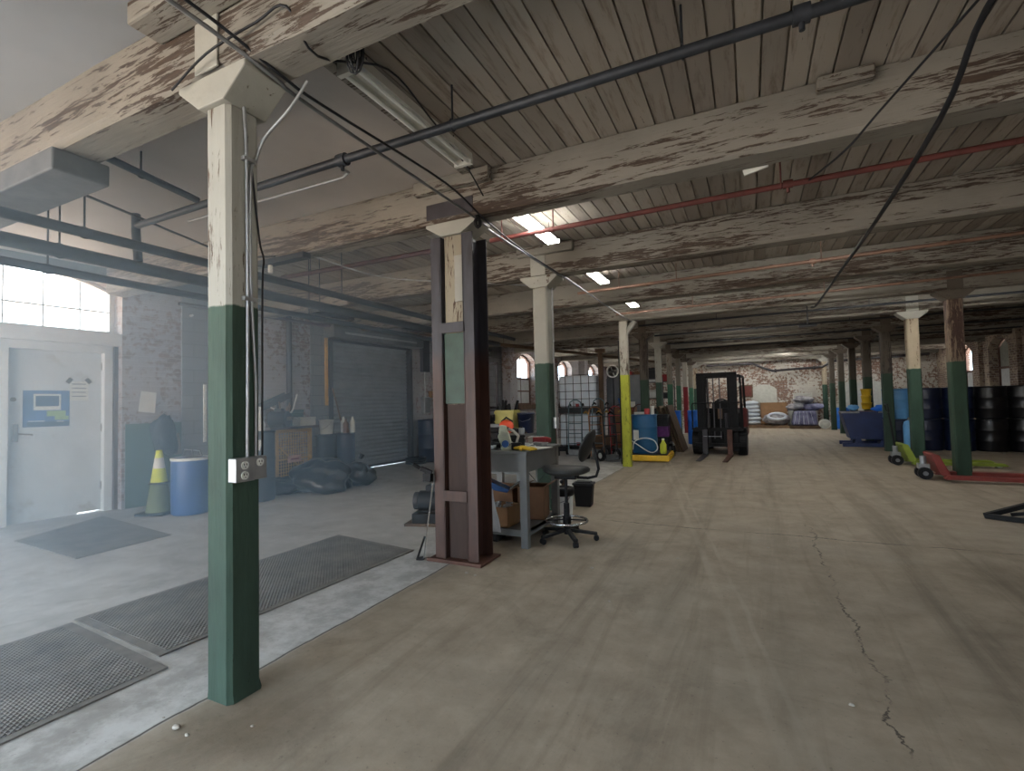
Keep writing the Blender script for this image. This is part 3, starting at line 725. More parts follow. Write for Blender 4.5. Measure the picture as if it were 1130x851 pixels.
for i, (x, d) in enumerate(((1.62, .07), (1.78, .05), (1.88, .045), (2.08, .05), (2.13, .04))):
    b = MB(); b.box((0, 0, 0), (d, .02, .05), rotm(rr.uniform(-.4, .4), rr.uniform(-.5, .5), rr.uniform(-.3, .3)))
    tag(b.build('paper_tag', M['paper'], None, 0, (x, YK(1) + .14, 3.1 + (i % 2) * .03)), 'small white tag stuck behind the second beam at upper right', 'tag', 'white tags behind the second beam')
b = MB(); b.box((0, 0, 0), (.16, .02, .04), rotm(0, -.2, 0)); tag(b.build('paper_tag', M['paper'], None, 0, (.1, YK(1) + .14, 2.98)), 'white slip hanging under the second beam by itself', 'tag')
# ------------------------------------------------------------------ entrance door (left wall frame)
def at_wall(name, label, cat, s=0, out=0, z=0, group=None):
    return thing(name, label, cat, W(s, out, z), TH, group)
D = -.25
dr = bpy.data.objects.new('door_1', None); COL.objects.link(dr); dr.location = WO; dr.rotation_euler.z = TH; dr['kind'] = 'structure'
b = MB(); b.b2(-1.257, -.303, .21, .25, .022, 2.188); b.b2(-1.257, -.56, .21, .25, .004, .022); b.build('leaf', M['dooroff'], dr, .004)
b = MB()
for a, c_ in ((-1.36, -1.26), (-.3, -.2)): b.b2(a, c_, .12, .3, 0, 2.25)
b.b2(-1.36, -.2, .12, .3, 2.19, 2.3); b.b2(-1.3, -1.22, .252, .3, 0, 2.2); b.b2(-.34, -.25, .252, .3, .02, 2.2); b.b2(-1.3, -.25, .252, .3, 2.14, 2.2); b.build('frame', M['frame'], dr, .006)
b = MB(); b.b2(-1.2, -1.15, .195, .21, 1.02, 1.24); o = b.build('lock_plate', M['chrome'], dr, .004)
b = MB(); b.cyl((-1.17, .2, 1.12), (-1.17, .14, 1.12), .014, seg=10); b.bar((-1.17, .145, 1.12), (-1.03, .145, 1.1), .022, .02); b.build('handle', M['chrome'], dr)
b = MB(); b.cyl((-1.2, .21, 1.55), (-1.2, .19, 1.55), .028, seg=14); b.build('deadbolt', M['steel'], dr)
b = MB()
for z in (.3, 1.1, 1.95): b.cyl((-.3, .2, z), (-.3, .2, z + .11), .012, seg=8)
b.build('hinge', M['steel'], dr)
b = MB(); b.b2(-2.06, -1.4, .22, .27, 0, 2.4); struct(b.build('wall_left_panel', M['frame'], None, 0, WO, TH))
b = MB(); b.b2(-.19, -.145, .1, .32, 0, 2.4); struct(b.build('trim_10', M['oldwood'], None, 0, WO, TH))
# the notices on it
def onto_door(name, label, cat, x, z, w, h, m, rz=0, d=.205, parts=()):
    t = thing(name, label, cat, W(x, -d, z), TH)
    b = MB(); b.box((0, 0, 0), (w, .004, h), rotm(0, rz, 0)); b.build('sheet', m, t)
    for nm, pm, rects in parts:
        q = MB()
        for (a, c_, e, f) in rects: q.b2(a, c_, -.005, -.002, e, f)
        q.build(nm, pm, t)
    return t
M['posterblue'] = plain('poster_blue', C(74, 112, 158), .5, 0, .3, 5)
M['posterdark'] = plain('poster_dark', C(52, 78, 112), .5, 0, .2, 9)
M['postergreen'] = plain('poster_green', C(150, 176, 120), .5, 0, .2, 9)
onto_door('poster', 'blue printed poster with a screen picture taped to the white door', 'poster', -.88, 1.43, .46, .47, M['posterblue'], 0, .205,
    [('screen_picture', M['paper'], [(-.13, .14, -.02, .19)]), ('screen_face', M['posterblue'], []), ('green_shape', M['postergreen'], [(0.0, .19, -.1, -.03), (.08, .22, -.15, -.1)]), ('lower_band', M['posterdark'], [(-.19, .23, -.23, -.17)]), ('pale_line', M['paper'], [(-.18, -.02, -.165, -.155), (.1, .17, -.175, -.165)])])
q = MB(); q.b2(-.11, .12, -.007, -.005, .03, .165)
pt = [o for o in bpy.data.objects if o.name.startswith('screen_face')][0]
pt.data = q.build('tmp', M['posterdark']).data; bpy.data.objects.remove([o for o in bpy.data.objects if o.name == 'tmp'][0])
t = onto_door('notice', 'white notice with four printed lines taped to the door', 'notice', -.55, 1.66, .2, .26, M['paper'], 0, .205)
q = MB()
for i in range(4): q.b2(-.075, .075, -.005, -.002, .09 - i * .055, .1 - i * .055)
q.build('printed_line', M['posterdark'], t)
for x, r_, n_ in ((-.655, .6, 'left'), (-.45, -.7, 'right')):
    b = MB(); b.box((0, 0, 0), (.05, .004, .075), rotm(0, r_, 0)); tag(b.build('tape_piece', M['darksteel'], None, 0, W(x, -.2, 1.8), TH), 'dark tape holding the upper %s corner of the notice on the door' % n_, 'tape')

# ------------------------------------------------------------------ mats
M['matborder'] = plain('mat_border', C(112, 108, 103), .7)
def mat_quad(name, p, label, th=.012):
    t = thing(name, label, 'mat', (0, 0, 0))
    cx = sum(q[0] for q in p) / 4; cy = sum(q[1] for q in p) / 4
    ins = [(cx + (q[0] - cx) * .93, cy + (q[1] - cy) * .95) for q in p]
    b = MB(); b.prism(ins, .001, th, 'z'); b.build('ribbed_pad', M['mat'], t)
    b = MB()
    for i in range(4): 
        j = (i + 1) % 4
        b.prism([p[i], p[j], ins[j], ins[i]], .001, th * .75, 'z')
    b.build('border', M['matborder'], t)
    return t
mat_quad('rubber_mat', [(-4.03, -.7), (-2.83, -.78), (-2.81, 1.58), (-3.99, 1.66)], 'ribbed grey rubber mat at the bottom left corner, nearest the camera')
mat_quad('rubber_mat', [(-4.03, 1.69), (-2.98, 1.63), (-2.87, 3.77), (-3.97, 3.93)], 'long ribbed grey rubber mat behind the nearest green column')
mat_quad('door_mat', [(-7.15, 2.47), (-5.7, 2.4), (-5.76, 3.27), (-7.7, 3.52)], 'dark flat mat in front of the white door', .01)

# ------------------------------------------------------------------ cone, blue drum
t = thing('traffic_cone', 'dirty lime traffic cone with a white band beside the blue drum', 'traffic cone', (-7.14, 3.9, 0))
H_ = .84
rad = lambda z: .155 - .125 * z / H_
bands = [(0.03, .42, 'lower_sleeve', M['greenwall']), (.42, .6, 'middle_band', M['lime']), (.6, .74, 'reflective_collar', M['white']), (.74, H_, 'tip', M['lime'])]
M['conedirt'] = plain('dirty_cone', C(92, 104, 62), .6, 0, .25, 6)
for a, c_, nm, m in bands:
    b = MB(); e = .004 if nm != 'lower_sleeve' else 0
    b.lathe([(rad(a) + e, a), (rad(c_) + e, c_), (max(.01, rad(c_) - .02), c_)], (0, 0, 0), 24); b.build(nm, M['conedirt'] if nm == 'lower_sleeve' else m, t)
b = MB(); b.box((0, 0, .018), (.38, .38, .036), rotm(0, 0, .4)); b.build('base', M['black'], t, .01)
b = MB(); b.lathe([(rad(.4) + .02, .395), (rad(.4) + .03, .405), (rad(.4) + .02, .415)], (0, 0, 0), 20); b.build('ring', M['dark'], t)

def drum(name, label, loc, r, h, m, ribs=(.33, .66), lid=None, cat='drum', group=None, lidm=None, seg=28, rz=0):
    t = thing(name, label, cat, loc, rz, group)
    pr = [(r * .93, .003), (r * .985, .015), (r, .04)]
    for f in ribs: pr += [(r, h * f - .025), (r * 1.025, h * f - .008), (r * 1.025, h * f + .008), (r, h * f + .025)]
    pr += [(r, h - .05), (r * .985, h - .02), (r * .97, h)]
    b = MB(); b.lathe(pr, (0, 0, 0), seg); b.build('body', m, t)
    b = MB(); b.lathe([(r * .97, h - .028), (r * 1.03, h - .024), (r * 1.03, h + .008), (r * .95, h + .012), (r * .93, h - .004), (0.0001, h - .004)], (0, 0, 0), seg); b.build('lid' , lidm or m, t)
    if lid == 'bungs':
        q = MB()
        for a in (.5, 3.6): q.cyl((r * .7 * math.cos(a), r * .7 * math.sin(a), h - .006), (r * .7 * math.cos(a), r * .7 * math.sin(a), h + .014), .035, seg=12)
        q.build('bung', M['white'], t)
    return t
drum('drum', 'blue plastic drum with a white rim beside the lime cone', (-6.75, 4.08, 0), .225, .73, M['blue'], (), None, lidm=M['white'])
t = thing('bracket', 'metal bracket frame lying on top of the blue drum', 'bracket', (-6.74, 4.08, .742))
b = MB(); b.tube([(-.08, -.06, .01), (-.05, -.05, .1), (.1, -.05, .1), (.13, -.06, .01)], .01, 6); b.tube([(-.08, .06, .01), (-.05, .05, .08), (.1, .05, .08), (.13, .06, .01)], .01, 6); b.build('frame', M['steel'], t); b = MB(); b.b2(-.07, .12, -.06, .06, 0, .012); b.build('plate', M['steel'], t)
drum('drum', 'dark drum half hidden behind the blue drum and the green column', (-7.0, 4.72, 0), .2, .6, M['navy'])
b = MB(); b.box((0, 0, .06), (.22, .2, .12)); b.box((.02, .01, .15), (.16, .14, .06), rotm(0, 0, .3)); tag(b.build('rag_bundle', M['cloth'], None, .02, (-7.0, 4.72, .618)), 'pale rags piled on the dark drum behind the green column', 'rags')
# wall hangings
def blob(mb, c, r, sq, seed, amp=.25, seg=18, rings=12):
    rr = random.Random(seed); ph = [rr.uniform(0, 6.3) for _ in range(9)]
    n0 = len(mb.v); mb.sphere((0, 0, 0), 1, seg, rings)
    for i in range(n0, len(mb.v)):
        x, y, z = mb.v[i]
        k_ = 1 + amp * (.4 * math.sin(3 * x + ph[0] + 2 * z) + .35 * math.sin(4 * y + ph[1] - 3 * z) + .3 * math.sin(5 * z + ph[2] + 3 * x) + .22 * math.sin(9 * x + ph[3] + 5 * y) + .2 * math.sin(11 * y + 7 * z + ph[4]))
        mb.v[i] = (c[0] + x * k_ * r * sq[0], c[1] + y * k_ * r * sq[1], max(c[2] + z * k_ * r * sq[2], 0.003 if c[2] < r * sq[2] * 1.3 and c[2] > 0 else -9))
    return mb
def crumple(o, st=.05, size=.16, levels=2):
    m_ = o.modifiers.new('fine', 'SUBSURF'); m_.levels = levels; m_.render_levels = levels
    tx = bpy.data.textures.new('crumple', 'CLOUDS'); tx.noise_scale = size; tx.noise_depth = 3
    m_ = o.modifiers.new('crumple', 'DISPLACE'); m_.texture = tx; m_.strength = st; m_.mid_level = .6
    return o
t = thing('hanging_coat', 'dark coat hanging on the left wall above the lime cone', 'coat', W(.36, .09, 1.0), TH)
b = MB(); blob(b, (0, 0, 0), .24, (.75, .35, 1.25), 4, .3); b.build('coat_body', M['dark'], t)
b = MB(); b.cyl((0, .08, .3), (0, -.02, .34), .012, seg=8); b.build('hook', M['steel'], t)
b = MB(); b.box((0, 0, 0), (.2, .004, .3), rotm(0, .12, 0)); b.v[1] = (b.v[1][0], b.v[1][1] - .03, b.v[1][2]); tag(b.build('paper_sheet', M['paper'], None, 0, W(.17, .015, 1.5), TH), 'curled white paper pinned to the brick above the dark coat', 'paper')
b = MB(); b.prism([(-.04, -.2), (.06, -.2), (.015, .12), (-.01, .12)], -.03, .0); tag(b.build('hand_broom', M['wood'], None, .004, W(.56, .03, .9), TH), 'small brown hand broom hanging right of the dark coat', 'broom')
b = MB(); b.b2(-.02, .02, -.03, 0, .86, 1.77); tag(b.build('white_strip', M['white'], None, .004, W(.94, .06, 0), TH), 'narrow white vertical strip on the wall just left of the nearest column', 'strip')  # plain white batten
b = MB(); b.cyl((0, 0, 0), (0, -.06, 0), .02, seg=8); tag(b.build('bulb', M['white'], None, 0, W(.75, .03, 2.85), TH), 'small bright bulb high on the block wall left of the nearest column', 'bulb')

# ------------------------------------------------------------------ roll-up doors
def rollup(name, s0, s1, z1):
    r = bpy.data.objects.new(name, None); COL.objects.link(r); r.location = WO; r.rotation_euler.z = TH; r['kind'] = 'structure'
    b = MB(); n = 30; vs = []; hh = (z1 - .06) / n
    prof = []
    for i in range(n):
        z = .06 + hh * i
        for f, d in ((0, .075), (.2, .05), (.45, .04), (.7, .05), (.95, .075)): prof.append((d, z + hh * f))
    for x in (s0 + .02, s1 - .02): vs += [(x, d, z) for d, z in prof]
    m_ = len(prof); b.add(vs, [(i, i + 1, m_ + i + 1, m_ + i) for i in range(m_ - 1)], True)
    b.build('curtain', M['curtain'], r)
    b = MB(); b.b2(s0 + .02, s1 - .02, .04, .09, .015, .07); b.build('bottom_bar', M['darksteel'], r)
    for a in (s0 - .06, s1 - .04):
        b = MB(); b.b2(a, a + .1, -.06, .1, 0, z1); b.build('guide_track', M['darksteel'], r, .006)
    b = MB(); b.b2(s0 - .05, s1 + .05, -.02, .3, z1 - .03, z1 + .06); b.build('lintel', M['darksteel'], r)
    b = MB(); b.prism([(-.34, z1 + .02), (-.02, z1 + .02), (-.02, z1 + .34), (-.26, z1 + .34), (-.34, z1 + .2)], s0 - .16, s1 + .16, 'x'); b.build('coil_hood', M['hood'], r)
    b = MB(); b.b2(s0 + .1, s1 - .1, -.36, -.33, z1 + .1, z1 + .14); b.build('hood_seam', M['galv'], r)
    return r
M['curtain'] = plain('door_curtain', C(150, 156, 160), .36, .5, .12, 3)
M['hood'] = plain('door_hood', C(104, 106, 106), .4, .3, .3, 3)
rollup('door_2', 3.42, 5.78, 2.74)
rollup('door_3', 6.85, 9.0, 2.74)
b = MB(); b.b2(3.27, 3.33, -.06, -.03, 1.4, 2.85); struct(b.build('trim_11', M['cageyellow'], None, 0, WO, TH))
b = MB(); b.b2(-.13, .13, -.1, 0, 2.2, 3.2); struct(b.build('wall_left_post', M['darksteel'], None, 0, W(6.32, 0, 0), TH))
t = thing('breaker_box', 'grey electrical box with a conduit between the two roll-up doors', 'electrical box', W(6.3, .005, 1.15), TH)
b = MB(); b.b2(-.11, .11, -.12, 0, 0, .42); b.build('cabinet', M['galv'], t, .006); b = MB(); b.b2(-.1, .1, -.13, -.12, .02, .4); b.build('cover', M['grey'], t, .004); b = MB(); b.cyl((0, -.05, .42), (0, -.05, 1.05), .014, seg=8); b.build('conduit', M['galv'], t)
t = thing('switch_box', 'small brown switch box beside the grey electrical box', 'switch box', W(6.55, .005, 1.55), TH); b = MB(); b.b2(-.06, .06, -.08, 0, 0, .17); b.build('case', M['card'], t, .004); b = MB(); b.cyl((0, -.08, .08), (0, -.1, .08), .015, seg=10); b.build('button', M['red'], t)
b = MB(); b.b2(-.17, .12, -.02, 0, 0, .62); tag(b.build('steel_sheet', M['galv'], None, .003, W(6.33, .1, .1), TH), 'pale steel sheet standing under the electrical box', 'steel sheet')
drum('drum', 'large dark barrel standing before the far roll-up door', (-7.02, 9.95, 0), .3, 1.0, M['navy'])
b = MB(); 
for j in range(3): b.tube([(.22 * math.cos(a), .22 * math.sin(a) , .04 + j * .05) for a in [2 * PI * i / 16 for i in range(16)]], .024, 6, True)
tag(b.build('hose_coil', M['black'], None, 0, (-7.0, 9.32, 0)), 'black hose coiled on the floor in front of the dark barrel', 'hose')

# ------------------------------------------------------------------ clutter left of the roll-up door
drum('drum', 'dark drum with a white label, right behind the nearest column', (-6.62, 5.02, 0), .2, 1.02, M['dark'], (.3, .6))
b = MB(); b.prism([(-.07, -.05), (.05, -.07), (.09, .09), (-.07, .08)], -.002, .002); tag(b.build('drum_label', M['paper'], None, 0, (-6.5, 4.86, .82), .62), 'white torn label on the dark drum behind the nearest column', 'label')
t = thing('cage', 'yellow wire mesh guard cage with a small sign', 'cage', (-7.24, 6.14, 0), PI / 2 + .03)
w_, h_, d_ = .74, 1.0, .6
b = MB()
for x in (-w_ / 2, w_ / 2):
    for y in (0, d_): b.b2(x - .025, x + .025, y - .02, y + .02, 0, h_)
for z in (.03, h_ - .03):
    for y in (0, d_): b.b2(-w_ / 2, w_ / 2, y - .02, y + .02, z - .03, z + .03)
    for x in (-w_ / 2, w_ / 2): b.b2(x - .02, x + .02, 0, d_, z - .03, z + .03)
b.build('frame', M['cageyellow'], t)
b = MB()
for i in range(1, 14): x = -w_ / 2 + w_ * i / 14; b.b2(x - .005, x + .005, -.005, .005, .03, h_)
for i in range(1, 19): z = h_ * i / 19; b.b2(-w_ / 2, w_ / 2, -.005, .005, z - .005, z + .005)
b.build('mesh_panel', M['cageyellow'], t)
b = MB(); b.bar((-.34, -.025, .72), (.1, -.025, .33), .03, .012); b.b2(-.36, .36, -.03, -.02, .47, .5); b.build('brace', M['cageyellow'], t)
b = MB(); b.b2(-.16, .12, -.05, -.036, .42, .54); o = b.build('sign', plain('pink_sign', C(206, 160, 140), .6), t)
b = MB(); b.b2(-.1, .07, -.053, -.05, .465, .49); b.build('sign_line', M['red'], o)
b = MB(); b.b2(-.3, .25, .1, .5, .06, .3); b.b2(-.2, .2, .15, .45, .3, .5); tag(b.build('scrap_crate', M['oldwood'], None, .02, (-7.22, 6.16, .0), PI / 2 + .03), 'brown crate of scrap inside the yellow cage', 'crate')
drum('drum', 'dark drum with two pale rings right of the yellow cage', (-7.06, 6.72, 0), .175, .86, M['dark'], (.45, .8))
drum('drum', 'dark drum nearest the roll-up door, holding upright sticks', (-6.95, 7.08, 0), .175, .86, M['navy'], (.35, .7))
# things on them
t = thing('bucket', 'white bucket standing on the dark drum right of the yellow cage', 'bucket', (-7.06, 6.72, .874)); b = MB(); b.lathe([(.11, 0), (.13, .24), (.14, .24), (.14, .26), (.12, .26), (.1, .02), (.0001, .02)], seg=20); b.build('pail', M['offwhite'], t); b = MB(); b.tube([(-.13, 0, .22), (-.09, -.1, .12), (0, -.14, .08), (.09, -.1, .12), (.13, 0, .22)], .004, 5); b.build('bail', M['steel'], t)
for i, (dx, dy, h_, m, n_) in enumerate(((-.08, .03, .3, 'white', 'white'), (.06, -.05, .26, 'card2', 'brown'), (.1, .08, .3, 'offwhite', 'pale grey'))):
    b = MB(); b.lathe([(.05, 0), (.052, h_ * .7), (.02, h_ * .82), (.02, h_), (.0001, h_)], seg=14); tag(b.build('bottle', M[m], None, 0, (-6.95 + dx, 7.08 + dy, .874)), '%s bottle on the drum nearest the roll-up door' % n_, 'bottle', 'bottles on the drum')
b = MB(); b.cyl((-6.98, 7.36, .012), (-7.5, 7.3, 1.75), .014, seg=8); tag(b.build('wooden_pole', M['wood']), 'thin wooden pole leaning by the left track of the roll-up door', 'pole')
# heaped workbench top left: machine parts on the cage and the dark drum
b = MB(); b.b2(-.5, .5, -.35, .35, -.02, .02); tag(b.build('shelf_board', M['oldwood'], None, 0, (-7.3, 5.95, 1.03), PI / 2), 'board lying across the yellow cage under the clutter', 'board')
t = thing('chute', 'dark slanting metal chute rising above the clutter by the brick wall', 'chute', (-7.35, 5.75, 1.06)); b = MB(); b.bar((-.2, -.62, .08), (.0, .38, .52), .16, .03); b.bar((-.28, -.62, .1), (-.08, .38, .54), .02, .1); b.bar((-.12, -.62, .1), (.08, .38, .54), .02, .1); b.build('trough', M['darksteel'], t); b = MB(); b.bar((-.1, -.2, 0), (-.1, -.2, .28), .04); b.bar((-.05, .2, 0), (-.05, .2, .42), .04); b.build('stand', M['darksteel'], t)
b = MB(); b.tube([(0, -.42, .12), (0, -.16, .02), (0, -.02, .03), (0, .02, .1), (0, .1, .34)], .014, 8); tag(b.build('bent_rod', M['white'], None, 0, (-7.0, 5.92, 1.26)), 'bent white rod standing out over the clutter', 'rod')
t = thing('funnel', 'white funnel bottle at the left end of the clutter above the dark drum', 'funnel', (-6.6, 5.0, 1.034)); b = MB(); b.lathe([(.07, 0), (.075, .1), (.02, .2), (.018, .32), (.0001, .32)], seg=16); b.build('cone_body', M['white'], t); b = MB(); b.lathe([(.02, .32), (.025, .33), (.025, .36), (.0001, .36)], seg=12); b.build('cap', M['offwhite'], t)
def junk(name, label, cat, loc, m, kind, size, rz=0):
    t = thing(name, label, cat, loc, rz); a, c_, h_ = size
    if kind == 'box':
        b = MB(); b.b2(-a / 2, a / 2, -c_ / 2, c_ / 2, 0, h_ * .8); b.build('case', M[m], t, .012); b = MB(); b.b2(-a / 2 - .005, a / 2 + .005, -c_ / 2 - .005, c_ / 2 + .005, h_ * .8, h_); b.build('cover', M[m], t, .01)
    elif kind == 'motor':
        b = MB(); b.cyl((-a / 2, 0, h_ / 2), (a / 2, 0, h_ / 2), h_ * .45, seg=18); b.b2(-a * .4, a * .4, -c_ / 2, c_ / 2, 0, h_ * .15); b.b2(-a * .2, a * .2, -.05, .05, h_ * .85, h_ * 1.1); b.build('housing', M[m], t); b = MB(); b.cyl((a / 2, 0, h_ / 2), (a / 2 + .08, 0, h_ / 2), h_ * .12, seg=10); b.build('shaft', M['steel'], t)
    elif kind == 'tool':
        b = MB(); b.bar((-a / 2, 0, h_ * .5), (a / 2, 0, h_ * .5), c_ * .6, h_ * .7); b.cyl((a * .3, 0, h_ * .5), (a * .7, 0, h_ * .5), h_ * .4, h_ * .25, seg=12); b.build('body', M[m], t, .01); b = MB(); b.bar((-a * .35, 0, h_ * .5), (-a * .45, 0, 0.005), c_ * .4, c_ * .6); b.build('grip', M['black'], t, .008)
    elif kind == 'can':
        b = MB(); b.lathe([(a, 0), (a, h_ * .9), (a * .9, h_ * .93), (.0001, h_ * .93)], seg=18); b.build('tin', M[m], t); b = MB(); b.lathe([(a * .4, h_ * .93), (a * .4, h_), (.0001, h_)], seg=12); b.build('cap', M['dark'], t)
    return t
junk('machine_part', 'dark gearbox on the clutter behind the yellow cage', 'machine part', (-7.4, 6.0, 1.052), 'darksteel', 'motor', (.3, .22, .26), 1.2)
junk('box', 'pale carton on top of the yellow cage', 'box', (-7.1, 6.25, 1.052), 'offwhite', 'box', (.34, .2, .15), PI / 2)
junk('machine_part', 'dark motor leaning above the dark drum near the funnel', 'machine part', (-6.95, 5.62, 1.052), 'dark', 'motor', (.28, .24, .28), .4)
junk('tool_case', 'grey tool case behind the pale carton on the cage', 'tool case', (-7.42, 6.3, 1.052), 'teal', 'box', (.3, .16, .28), PI / 2)
b = MB()
for i, (x, y, dx, dy, h_) in enumerate(((0, 0, .05, .1, .4), (.05, .06, -.08, .12, .36), (-.05, .05, .02, -.1, .42), (.03, -.04, .1, .02, .34))): b.cyl((x, y, 0), (x + dx, y + dy, h_), .012, seg=7)
tag(b.build('stick_bundle', M['wood'], None, 0, (-7.15, 5.85, 1.052)), 'bundle of thin wooden sticks in the clutter under the chute', 'sticks')
t = thing('garbage_bags', 'low heap of glossy black plastic bags on the floor before the roll-up door', 'garbage bag', (-6.4, 6.1, 0), .5)
b = MB(); blob(b, (0, -.2, .2), .5, (1.0, .85, .62), 3, .28, 26, 16); crumple(b.build('bag', M['blackshine'], t))
t = thing('garbage_bag', 'round glossy black bag at the right end of the bag heap', 'garbage bag', (-6.12, 6.55, 0), .2)
b = MB(); blob(b, (0, 0, .2), .28, (1.0, .9, .78), 8, .3, 24, 14); crumple(b.build('bag', M['blackshine'], t)); b = MB(); b.cyl((.02, 0, .46), (.05, .02, .54), .03, .05, seg=8); b.build('knot', M['blackshine'], t)
t = thing('garbage_bag', 'flat black bag spread along the front of the bag heap', 'garbage bag', (-6.75, 5.6, 0), .3); b = MB(); blob(b, (0, 0, .11), .34, (1.1, .8, .42), 12, .3, 24, 14); crumple(b.build('bag', M['blackshine'], t))
# ------------------------------------------------------------------ pole clamp and motor by the jacketed column
t = thing('bar_clamp', 'grey bar clamp leaning against the steel-jacketed column', 'clamp', (-2.62, 3.58, 0))
b = MB(); b.bar((0, 0, .02), (.085, .06, .78), .022, .012); b.build('bar', M['chrome'], t)
b = MB(); b.bar((.02, .0, .72), (.1, .0, .72), .05, .07); b.bar((0, -.02, .8), (.1, 0, .76), .03, .04); b.cyl((-.01, -.02, .8), (-.06, -.05, .84), .016, seg=10); b.build('sliding_head', M['black'], t, .004)
b = MB(); b.bar((0, 0, .02), (-.06, -.02, .0), .03, .03); b.bar((-.05, -.03, .01), (.0, .02, .2), .015, .015); b.build('foot', M['black'], t)
t = thing('electric_motor', 'black grinder motor standing on the floor left of the jacketed column', 'motor', (-3.3, 4.72, 0), .3)
b = MB(); b.cyl((-.16, 0, .26), (.16, 0, .26), .115, seg=20); b.lathe([(.1, -.03), (.06, 0), (.0001, 0)], (.16, 0, .26), 16, rotm(0, PI / 2, 0)); b.build('housing', M['dark'], t)
b = MB(); b.b2(-.22, .2, -.14, .14, .03, .14); b.b2(-.12, .12, -.05, .05, .12, .18); b.build('base', M['black'], t, .012)
b = MB(); b.cyl((-.17, 0, .26), (-.22, 0, .26), .1, seg=20); b.build('pulley', M['darksteel'], t)
b = MB(); b.cyl((-.221, 0, .26), (-.23, 0, .26), .025, seg=10); b.build('shaft', M['chrome'], t)
b = MB(); b.b2(-.3, .25, -.16, .16, 0, .03); b.build('skid', M['oldwood'], t)
b = MB(); b.b2(-.08, .1, -.06, .06, .375, .44); b.build('terminal_box', M['dark'], t, .008)

# ------------------------------------------------------------------ workbench
BX, BY = -2.42, 4.32
t = thing('workbench', 'grey steel workbench with a lower shelf behind the jacketed column', 'workbench', (0, 0, 0))
bx0, bx1, by0, by1, bz = -2.62, -1.9, 4.2, 5.06, .9
b = MB(); b.b2(bx0 - .02, bx1 + .02, by0 - .02, by1 + .02, bz - .03, bz); b.build('top', M['grey'], t, .006)
b = MB(); b.b2(bx0, bx1, by0, by0 + .015, bz - .2, bz - .03); b.b2(bx0, bx1, by1 - .015, by1, bz - .2, bz - .03); b.b2(bx0, bx0 + .015, by0, by1, bz - .2, bz - .03); b.b2(bx1 - .015, bx1, by0, by1, bz - .2, bz - .03); b.build('apron', M['grey'], t)
for x in (bx0 + .03, bx1 - .03):
    for y in (by0 + .03, by1 - .03):
        b = MB(); b.b2(x - .034, x + .034, y - .036, y - .031, 0, bz - .03); b.b2(x + (.031 if x > -2.3 else -.036), x + (.036 if x > -2.3 else -.031), y - .03, y + .03, 0, bz - .03); b.b2(x - .03, x + .03, y + .024, y + .03, 0, bz - .03); b.b2(x - (.03 if x > -2.3 else -.024), x - (.024 if x > -2.3 else -.03), y - .03, y + .03, 0, bz - .03); b.build('leg', M['grey'], t)
b = MB(); b.b2(bx0 + .01, bx1 - .01, by0 + .02, by1 - .02, .13, .16); b.b2(bx0 + .01, bx1 - .01, by0 + .02, by0 + .03, .1, .16); b.b2(bx1 - .02, bx1 - .01, by0 + .02, by1 - .02, .1, .16); b.build('lower_shelf', M['grey'], t)
b = MB(); b.bar((-2.35, by1 - .01, .25), (-1.95, by1 - .01, .68), .006); b.bar((-2.35, by1 - .01, .68), (-1.95, by1 - .01, .25), .006); b.build('cross_wire', M['dark'], t)
# on the lower shelf
def carton(label, loc, size, m, rz=0, flaps=True, group=None, fill=None):
    t = thing('cardboard_box', label, 'box', loc, rz, group); a, c_, h_ = size; th = .006
    b = MB(); b.b2(-a / 2, a / 2, -c_ / 2, -c_ / 2 + th, 0, h_); b.b2(-a / 2, a / 2, c_ / 2 - th, c_ / 2, 0, h_); b.b2(-a / 2, -a / 2 + th, -c_ / 2, c_ / 2, 0, h_); b.b2(a / 2 - th, a / 2, -c_ / 2, c_ / 2, 0, h_); b.b2(-a / 2, a / 2, -c_ / 2, c_ / 2, 0, th); b.build('carton', M[m], t)
    if flaps:
        for sx_, (p0, p1) in ((-1, ((-a / 2, 0, h_), (-a / 2 - .09, 0, h_ - .05))), (1, ((a / 2, 0, h_), (a / 2 + .1, 0, h_ + .05)))):
            q = MB(); q.bar(p0, p1, c_ * .95, .005); q.build('flap', M[m], t)
    return t
carton('pale cardboard carton at the front of the workbench shelf', (-2.33, 4.38, .162), (.42, .26, .19), 'card', 0, False)
b = MB(); rr = random.Random(2)
for i in range(22): b.box((rr.uniform(-.17, .17), rr.uniform(-.09, .09), .02 + rr.uniform(0, .05)), (rr.uniform(.03, .09), rr.uniform(.01, .03), .015), rotm(rr.uniform(-.5, .5), rr.uniform(-.5, .5), rr.uniform(0, 3)))
tag(b.build('scrap_parts', M['galv'], None, 0, (-2.33, 4.38, .3)), 'loose metal scraps filling the pale carton under the bench', 'scraps', None, 'stuff')
carton('open brown carton with raised flaps at the right of the bench shelf', (-2.08, 4.78, .162), (.28, .28, .33), 'card2', .2)
carton('brown carton lying behind the pale one on the bench shelf', (-2.42, 4.82, .162), (.34, .3, .3), 'card2', -.1, True)
t = thing('dustpan', 'blue plastic scoop resting on the cartons under the bench', 'scoop', (-2.42, 4.56, .50), .3)
b = MB(); b.prism([(-.16, .0), (.14, -.06), (.16, -.03), (-.06, .07), (-.12, .26), (-.17, .24)], -.09, .09); b.build('pan', M['blue'], t, .01); b = MB(); b.cyl((.14, 0, -.04), (.3, .03, .06), .012, seg=8); b.build('handle', M['chrome'], t)
b = MB(); vs = []; n_ = 6
for i in range(n_ + 1):
    z = .44 - .4 * i / n_
    for j, x in enumerate((-.035, 0, .03)): vs.append((x + .015 * i / 2 * (j - 1) * .3 + .012 * i, .01 * math.sin(i * 1.3 + j), z))
